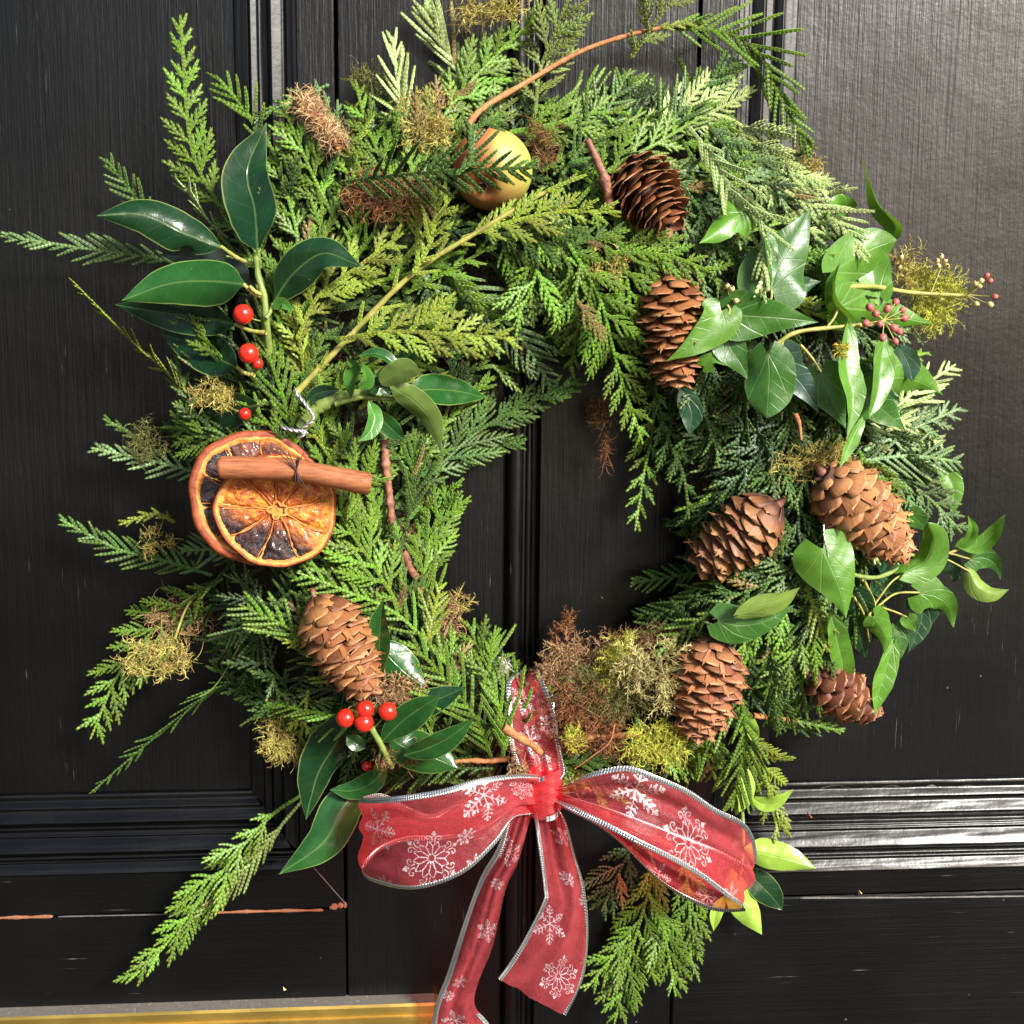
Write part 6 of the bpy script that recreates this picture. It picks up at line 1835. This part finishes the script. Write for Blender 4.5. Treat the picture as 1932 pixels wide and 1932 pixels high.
class Ribbon:
    def __init__(s, name, A, B, nu=90, nv=17, bulge=.0, wr=.0006, seed=0, pinch=(0, 0), folds=0):
        A3 = catmull([P(x, y, d*.001) for x, y, d in A], nu); B3 = catmull([P(x, y, d*.001) for x, y, d in B], nu)
        r = np.random.default_rng(seed)
        v = np.linspace(0, 1, nv)
        G = A3[:, None]*(1-v)[None, :, None]+B3[:, None]*v[None, :, None]
        Tn = norm(np.gradient(A3+B3, axis=0)); Ac = norm(B3-A3); N = norm(np.cross(Tn, Ac))
        sgn = np.sign(N @ norm(CN-G.mean((0, 1))))
        # keep the sheet's bulge on one side as it turns over
        u = np.linspace(0, 1, nu)
        wd = np.linalg.norm(B3-A3, axis=1)
        bl = bulge*np.sin(np.pi*v)[None]*np.ones((nu, 1))
        ph = r.uniform(0, 6.28, 4)
        wv = wr*(np.sin(v[None]*7.5+u[:, None]*9+ph[0])+.7*np.sin(v[None]*15+u[:, None]*4+ph[1])+.5*np.sin(u[:, None]*26+v[None]*5+ph[2])+.35*np.sin(v[None]*27+u[:, None]*13+ph[3]+2*np.sin(u[:, None]*8)))*np.sin(np.pi*v)[None]**.6
        if folds:
            g = np.exp(-u*5)[:, None] if pinch[0] else 0
            wv = wv+.0022*folds*g*np.sin(v[None]*22+ph[3])
            if pinch[1]:
                g = np.exp(-(1-u)*5)[:, None]; wv = wv+.0022*folds*g*np.sin(v[None]*22+ph[3])
        G = G+N[:, None]*(bl+wv)[..., None]
        s.G, s.N, s.nu, s.nv, s.name = G, N, nu, nv, name
        s.du = np.linalg.norm(np.gradient(G, axis=0), axis=2)*(nu-1)      # metres per unit u
        s.dv = np.linalg.norm(np.gradient(G, axis=1), axis=2)*(nv-1)
        lu = np.concatenate([[0], np.cumsum(np.linalg.norm(np.diff(G[:, nv//2], axis=0), axis=1))])
        uv = np.stack([np.repeat(lu[:, None], nv, 1), wd[:, None]*v[None]], -1).reshape(-1, 2)
        s.lu = lu
        s.o = part(name, G.reshape(-1, 3), grid_faces(nu, nv), M_ORG, bow, uv=uv)
    def samp(s, u, v, lift=0.0):
        u = np.clip(u, 0, 1)*(s.nu-1); v = np.clip(v, 0, 1)*(s.nv-1)
        i = np.minimum(u.astype(int), s.nu-2); j = np.minimum(v.astype(int), s.nv-2)
        a = (u-i)[..., None]; b = (v-j)[..., None]
        G = s.G
        p = (G[i, j]*(1-a)+G[i+1, j]*a)*(1-b)+(G[i, j+1]*(1-a)+G[i+1, j+1]*a)*b
        if lift:
            n = norm(np.cross(G[i+1, j]-G[i, j], G[i, j+1]-G[i, j]))
            sg = np.sign((n*(CN-p)).sum(-1, keepdims=True)); sg[sg == 0] = 1
            p = p+n*sg*lift
        return p
    def edging(s, which=(0, 1), wmm=2.6, u0=0, u1=1):
        for e in which:
            n = 160
            u = np.linspace(u0, u1, n)
            wd = np.interp(u, np.linspace(0, 1, s.nu), s.dv[:, 0 if e == 0 else -1])
            off = wmm*.001/np.maximum(wd, .004)
            off = np.minimum(off, .35)
            L = np.interp(u, np.linspace(0, 1, s.nu), s.lu)
            rows, uv = [], []
            for side in (1, -1):
                for k, h in ((0, .00005), (.15, .0004), (.5, .0003), (.85, .0004), (1, .0001)):
                    v = off*k if e == 0 else 1-off*k
                    p = s.samp(u, v, .00001)
                    i = np.minimum((u*(s.nu-1)).astype(int), s.nu-2)
                    nn = s.N[i]
                    rows.append(p+nn*side*h); uv.append(np.stack([L, np.full(n, k)], 1))
            V = np.concatenate(rows)
            F1 = grid_faces(5, n); F2 = grid_faces(5, n, off=5*n)[:, ::-1]
            part("silver_edging", V, [F1, F2], M_SILVER, bow, uv=np.concatenate(uv))
    def flake(s, px, py, rpx, kind, rot=0.0, urange=(0, 1)):
        # nearest place on the ribbon seen there
        c = s.G-CN
        z = c @ FN; X = 966+F_PX*(c @ RN)/z; Y = 966-F_PX*(c @ UN)/z
        D = (X-px)**2+(Y-py)**2
        i0, i1 = int(urange[0]*(s.nu-1)), int(urange[1]*(s.nu-1))+1
        Dm = D[i0:i1]; k = np.unravel_index(np.argmin(Dm), Dm.shape)
        iu, iv = k[0]+i0, k[1]
        u0, v0 = iu/(s.nu-1), iv/(s.nv-1)
        R = rpx*.000262
        strokes = flake_strokes(kind)
        items = []
        for pts, w in strokes:
            pts = np.array(pts, float)
            m_ = max(3, int(np.linalg.norm(np.diff(pts, axis=0), axis=1).sum()*16)+2)
            p = catmull(pts, m_) if len(pts) > 2 else catmull(pts, m_)
            cr, sr = math.cos(rot), math.sin(rot)
            p = np.stack([p[:, 0]*cr-p[:, 1]*sr, p[:, 0]*sr+p[:, 1]*cr], 1)
            t = norm(np.gradient(p, axis=0)); nn = np.stack([-t[:, 1], t[:, 0]], 1)
            q0, q1 = p-nn*w*.5, p+nn*w*.5
            sd = []
            for q_ in (q0, q1):
                uu = u0+q_[:, 0]*R/s.du[iu, iv]; vv = v0+q_[:, 1]*R/max(s.dv[iu, iv], .01)
                sd.append((uu, vv))
            ok = (sd[0][0] > .005) & (sd[0][0] < .995) & (sd[0][1] > .04) & (sd[0][1] < .96)
            a = s.samp(sd[0][0], sd[0][1], .00012); b = s.samp(sd[1][0], sd[1][1], .00012)
            V = np.stack([a, b], 1).reshape(-1, 3)
            Fq = [(2*i, 2*i+1, 2*i+3, 2*i+2) for i in range(m_-1) if ok[i] and ok[i+1]]
            if Fq: items.append((V, [np.array(Fq)]))
        if items:
            V, Fs = merge(items)
            part("snowflake_print", V, Fs, M_FLAKE, bow)

def flake_strokes(kind):
    out = []
    def arm(a, segs, w):
        ca, sa = math.cos(a), math.sin(a)
        for sg in segs:
            out.append(([(x*ca-y*sa, x*sa+y*ca) for x, y in sg], w))
    if kind == 'branch':
        for k in range(6):
            a = k*math.pi/3
            segs = [[(0, 0), (1, 0)]]
            for x, l in ((.28, .16), (.48, .24), (.68, .22), (.86, .14)):
                for s_ in (1, -1): segs.append([(x, 0), (x+l*.62, l*s_)])
            arm(a, segs, .06)
            arm(a, [[(.66, .10), (.75, .17)], [(.66, -.10), (.75, -.17)], [(.96, -.05), (1.05, 0)], [(.96, .05), (1.05, 0)]], .07)
    elif kind == 'rosette':
        n = 12
        out.append(([(.13*math.cos(t), .13*math.sin(t)) for t in np.linspace(0, 6.2832, 16)], .05))
        for k in range(n):
            a = k*2*math.pi/n
            arm(a, [[(.15, 0), (.46, .0)]], .045)
            arm(a, [[(.46, 0), (.60, .13), (.62, .162), (.60, .19)], [(.46, 0), (.60, -.13), (.62, -.162)]], .04)
        for k in range(6):
            a = k*math.pi/3
            curl = [(.60, .06), (.74, .05), (.84, .12), (.84, .24), (.75, .27), (.70, .21), (.75, .17)]
            arm(a, [curl, [(x, -y) for x, y in curl]], .045)
            arm(a, [[(.82, 0), (1.06, 0)], [(.90, .08), (1.0, 0)], [(.90, -.08), (1.0, 0)], [(.94, -.07), (.94, .07)]], .075)
    else:
        for k in range(8):
            a = k*math.pi/4
            arm(a, [[(0, 0), (1, 0)], [(.45, 0), (.7, .2)], [(.45, 0), (.7, -.2)], [(.7, 0), (.9, .15)], [(.7, 0), (.9, -.15)]], .10)
    return out

# left loop: front sheet, turn at the left end, sheet returning behind
LL = Ribbon("left_loop",
  [(1010,1462,64),(960,1462,72),(900,1470,80),(830,1490,84),(750,1502,78),(692,1506,60),(688,1502,50),(724,1498,44),(768,1520,42),(817,1535,42),(880,1505,46),(990,1480,52)],
  [(1000,1535,62),(965,1545,72),(935,1592,80),(870,1650,84),(780,1678,80),(700,1662,62),(688,1640,54),(717,1606,46),(768,1588,42),(823,1586,42),(900,1570,46),(990,1512,52)],
  120, 25, .0022, .0016, 1, (1, 1), 1.0)
LL.edging((0, 1), 2.9)
LL.flake(818, 1615, 56, 'rosette', .2, (0, .45)); LL.flake(879, 1576, 21, 'star', 0, (0, .45)); LL.flake(910, 1500, 46, 'branch', .3, (0, .45))
LL.flake(712, 1562, 46, 'branch', .9, (.2, .6)); LL.flake(985, 1490, 30, 'rosette', .3, (0, .3)); LL.flake(905, 1640, 22, 'branch', 0, (0, .4)); LL.flake(730, 1665, 20, 'branch', .5, (0, .5))
RL = Ribbon("right_loop",
  [(1040,1488,64),(1075,1478,72),(1112,1459,80),(1181,1445,86),(1240,1464,88),(1300,1490,84),(1350,1524,78),(1404,1552,70),(1426,1592,60),(1420,1632,52),(1350,1600,44),(1250,1560,42),(1150,1525,44),(1050,1495,52)],
  [(1040,1505,62),(1060,1518,72),(1095,1538,80),(1147,1564,88),(1205,1594,90),(1267,1624,88),(1320,1654,82),(1368,1690,72),(1402,1712,62),(1398,1720,54),(1337,1716,46),(1250,1668,44),(1150,1575,46),(1050,1520,54)],
  130, 25, .0020, .0016, 2, (1, 1), 1.0)
RL.edging((0, 1), 2.8)
RL.flake(1198, 1487, 50, 'branch', .5, (0, .5)); RL.flake(1297, 1590, 64, 'rosette', .1, (0, .55)); RL.flake(1378, 1690, 26, 'branch', .2, (0, .6)); RL.flake(1240, 1650, 34, 'branch', .2, (.6, 1))
RL.flake(1330, 1690, 24, 'star', .2, (.6, 1))
LTAIL = Ribbon("left_tail",
  [(985,1520,58),(958,1540,60),(938,1600,58),(906,1656,52),(872,1749,40),(844,1835,30),(824,1887,26),(813,1940,22),(808,2010,20)],
  [(1010,1520,58),(1000,1545,60),(978,1625,60),(954,1680,54),(930,1784,40),(903,1852,30),(896,1897,26),(925,1935,22),(960,2010,20)],
  90, 17, .0022, .0011, 3, (1, 0), .6)
LTAIL.edging((0,), 2.8); LTAIL.edging((1,), 3.0, .80, 1)
LTAIL.flake(920, 1756, 34, 'branch', .3); LTAIL.flake(958, 1610, 30, 'rosette', .3); LTAIL.flake(938, 1665, 16, 'star'); LTAIL.flake(862, 1925, 32, 'branch', .2); LTAIL.flake(868, 1850, 18, 'branch'); LTAIL.flake(846, 1880, 14, 'star')
RTAIL = Ribbon("right_tail",
  [(1000,1515,58),(1007,1540,60),(1015,1598,62),(1026,1676,58),(1024,1702,56),(992,1766,50),(962,1815,46),(940,1845,44)],
  [(1045,1512,56),(1068,1550,58),(1085,1612,50),(1103,1674,44),(1110,1749,38),(1105,1825,34),(1090,1872,32),(1068,1916,30)],
  90, 19, .0018, .0014, 4, (1, 0), .8)
RTAIL.edging((0, 1), 2.6)
RTAIL.flake(1037, 1742, 46, 'branch', .4); RTAIL.flake(1056, 1842, 48, 'rosette', .2); RTAIL.flake(1075, 1660, 18, 'star', .3); RTAIL.flake(1062, 1580, 26, 'branch', .3); RTAIL.flake(1102, 1700, 16, 'branch', .3)
# strip that goes up over the ring to the back
BAND = Ribbon("hanging_band",
  [(990,1475,58),(972,1440,56),(961,1400,54),(958,1340,50),(955,1290,42),(975,1266,26),(985,1262,10),(990,1266,2)],
  [(1050,1475,58),(1064,1455,56),(1056,1412,54),(1046,1345,50),(1030,1295,42),(1015,1262,26),(1005,1258,10),(1004,1266,2)],
  70, 17, .0026, .0009, 5, (1, 0), 1.4)
BAND.edging((0, 1), 2.6)
BAND.flake(985, 1320, 30, 'branch', .2); BAND.flake(1000, 1400, 30, 'star', .4); BAND.flake(1020, 1435, 24, 'rosette', .1); BAND.flake(1030, 1370, 20, 'star', .1)
BAND2 = Ribbon("second_band",
  [(1000,1470,50),(1000,1420,46),(1012,1350,42),(1012,1290,34),(1010,1262,16),(1012,1264,3)],
  [(1060,1470,48),(1060,1420,42),(1050,1350,38),(1040,1290,30),(1030,1252,14),(1030,1256,3)],
  50, 13, .0015, .0008, 6)
BAND2.edging((1,), 3.0)
# knot: ribbon wrapped once round the crossing
def knot():
    nu, nv = 60, 15
    c = P(1027, 1493, .060)
    G = np.zeros((nu, nv, 3))
    for i in range(nu):
        a = 2*math.pi*i/nu
        for j in range(nv):
            v = j/(nv-1)*2-1
            rx = .0090*(1-.12*v*v); ry = .0085
            z = v*.0105*(1+.10*math.sin(a*2+1))
            fold = .0010*abs(math.sin(v*7+a*1.0+.6*math.sin(a*2)))-.0006+.0004*math.sin(v*21+a*3)
            p = RN*(rx+fold)*math.sin(a)+UN*(z+.002*math.sin(a))+np.array([0, -1, 0])*(ry+fold)*math.cos(a)
            G[i, j] = c+p
    uv = np.zeros((nu*nv, 2)); uv[:, 0] = np.repeat(np.linspace(0, .05, nu), nv); uv[:, 1] = np.tile(np.linspace(0, .02, nv), nu)
    part("knot", G.reshape(-1, 3), grid_faces(nu, nv, close_u=True), M_ORG, bow, uv=uv)
    inn = G.mean((0, 1))+(G-G.mean((0, 1)))*.86
    part("knot_inside", inn.reshape(-1, 3), grid_faces(nu, nv, close_u=True), M_ORG, bow, uv=uv)
    # silver edge showing at the knot's lower side
    for jj, sl in ((nv-1, slice(36, 60)), (1, slice(0, 18))):
        e = G[sl, jj]; 
        V = np.concatenate([e, e+UN*(-.0022 if jj < 4 else -.0022)+np.array([0, -.0004, 0])])
        m_ = len(e)
        uvv = np.concatenate([np.stack([np.linspace(0, .01, m_), np.zeros(m_)], 1), np.stack([np.linspace(0, .01, m_), np.ones(m_)], 1)])
        part("silver_edging", V, grid_faces(2, m_), M_SILVER, bow, uv=uvv)
knot()

# small litter caught on the door
def chip(label, x, y, s, mat, d=1.5, name="dead_scale", cat="bark flake"):
    p = P(x, y, d*.001)
    k = s*.000289
    V = p+np.array([(-.6, 0, -.4), (.8, 0, -.3), (.1, -1.2, .1), (-.3, 0, .9), (.3, -.3, .2)])*k
    o = link(name, make_mesh(name, V-p, np.array([(0, 1, 2), (0, 2, 3), (2, 1, 4), (3, 2, 4), (0, 3, 1)]), False), mat, loc=p)
    tag(o, label, cat)
chip("tiny orange-brown bark flake resting on the right door moulding", 1526, 1540, 10, M_RSTEM, 1)
chip("tiny red-brown fleck stuck on the door in the opening", 1135, 1128, 5, M_RSTEM, .3)
chip("tiny buff crumb on the flat strip right of the bow", 1622, 1684, 7, M_BUFF, .5, "moss_crumb", "crumb")
chip("tiny yellow crumb on the dusty top edge of the brass plate", 536, 1866, 6, M_BUFF, 2, "moss_crumb", "crumb")
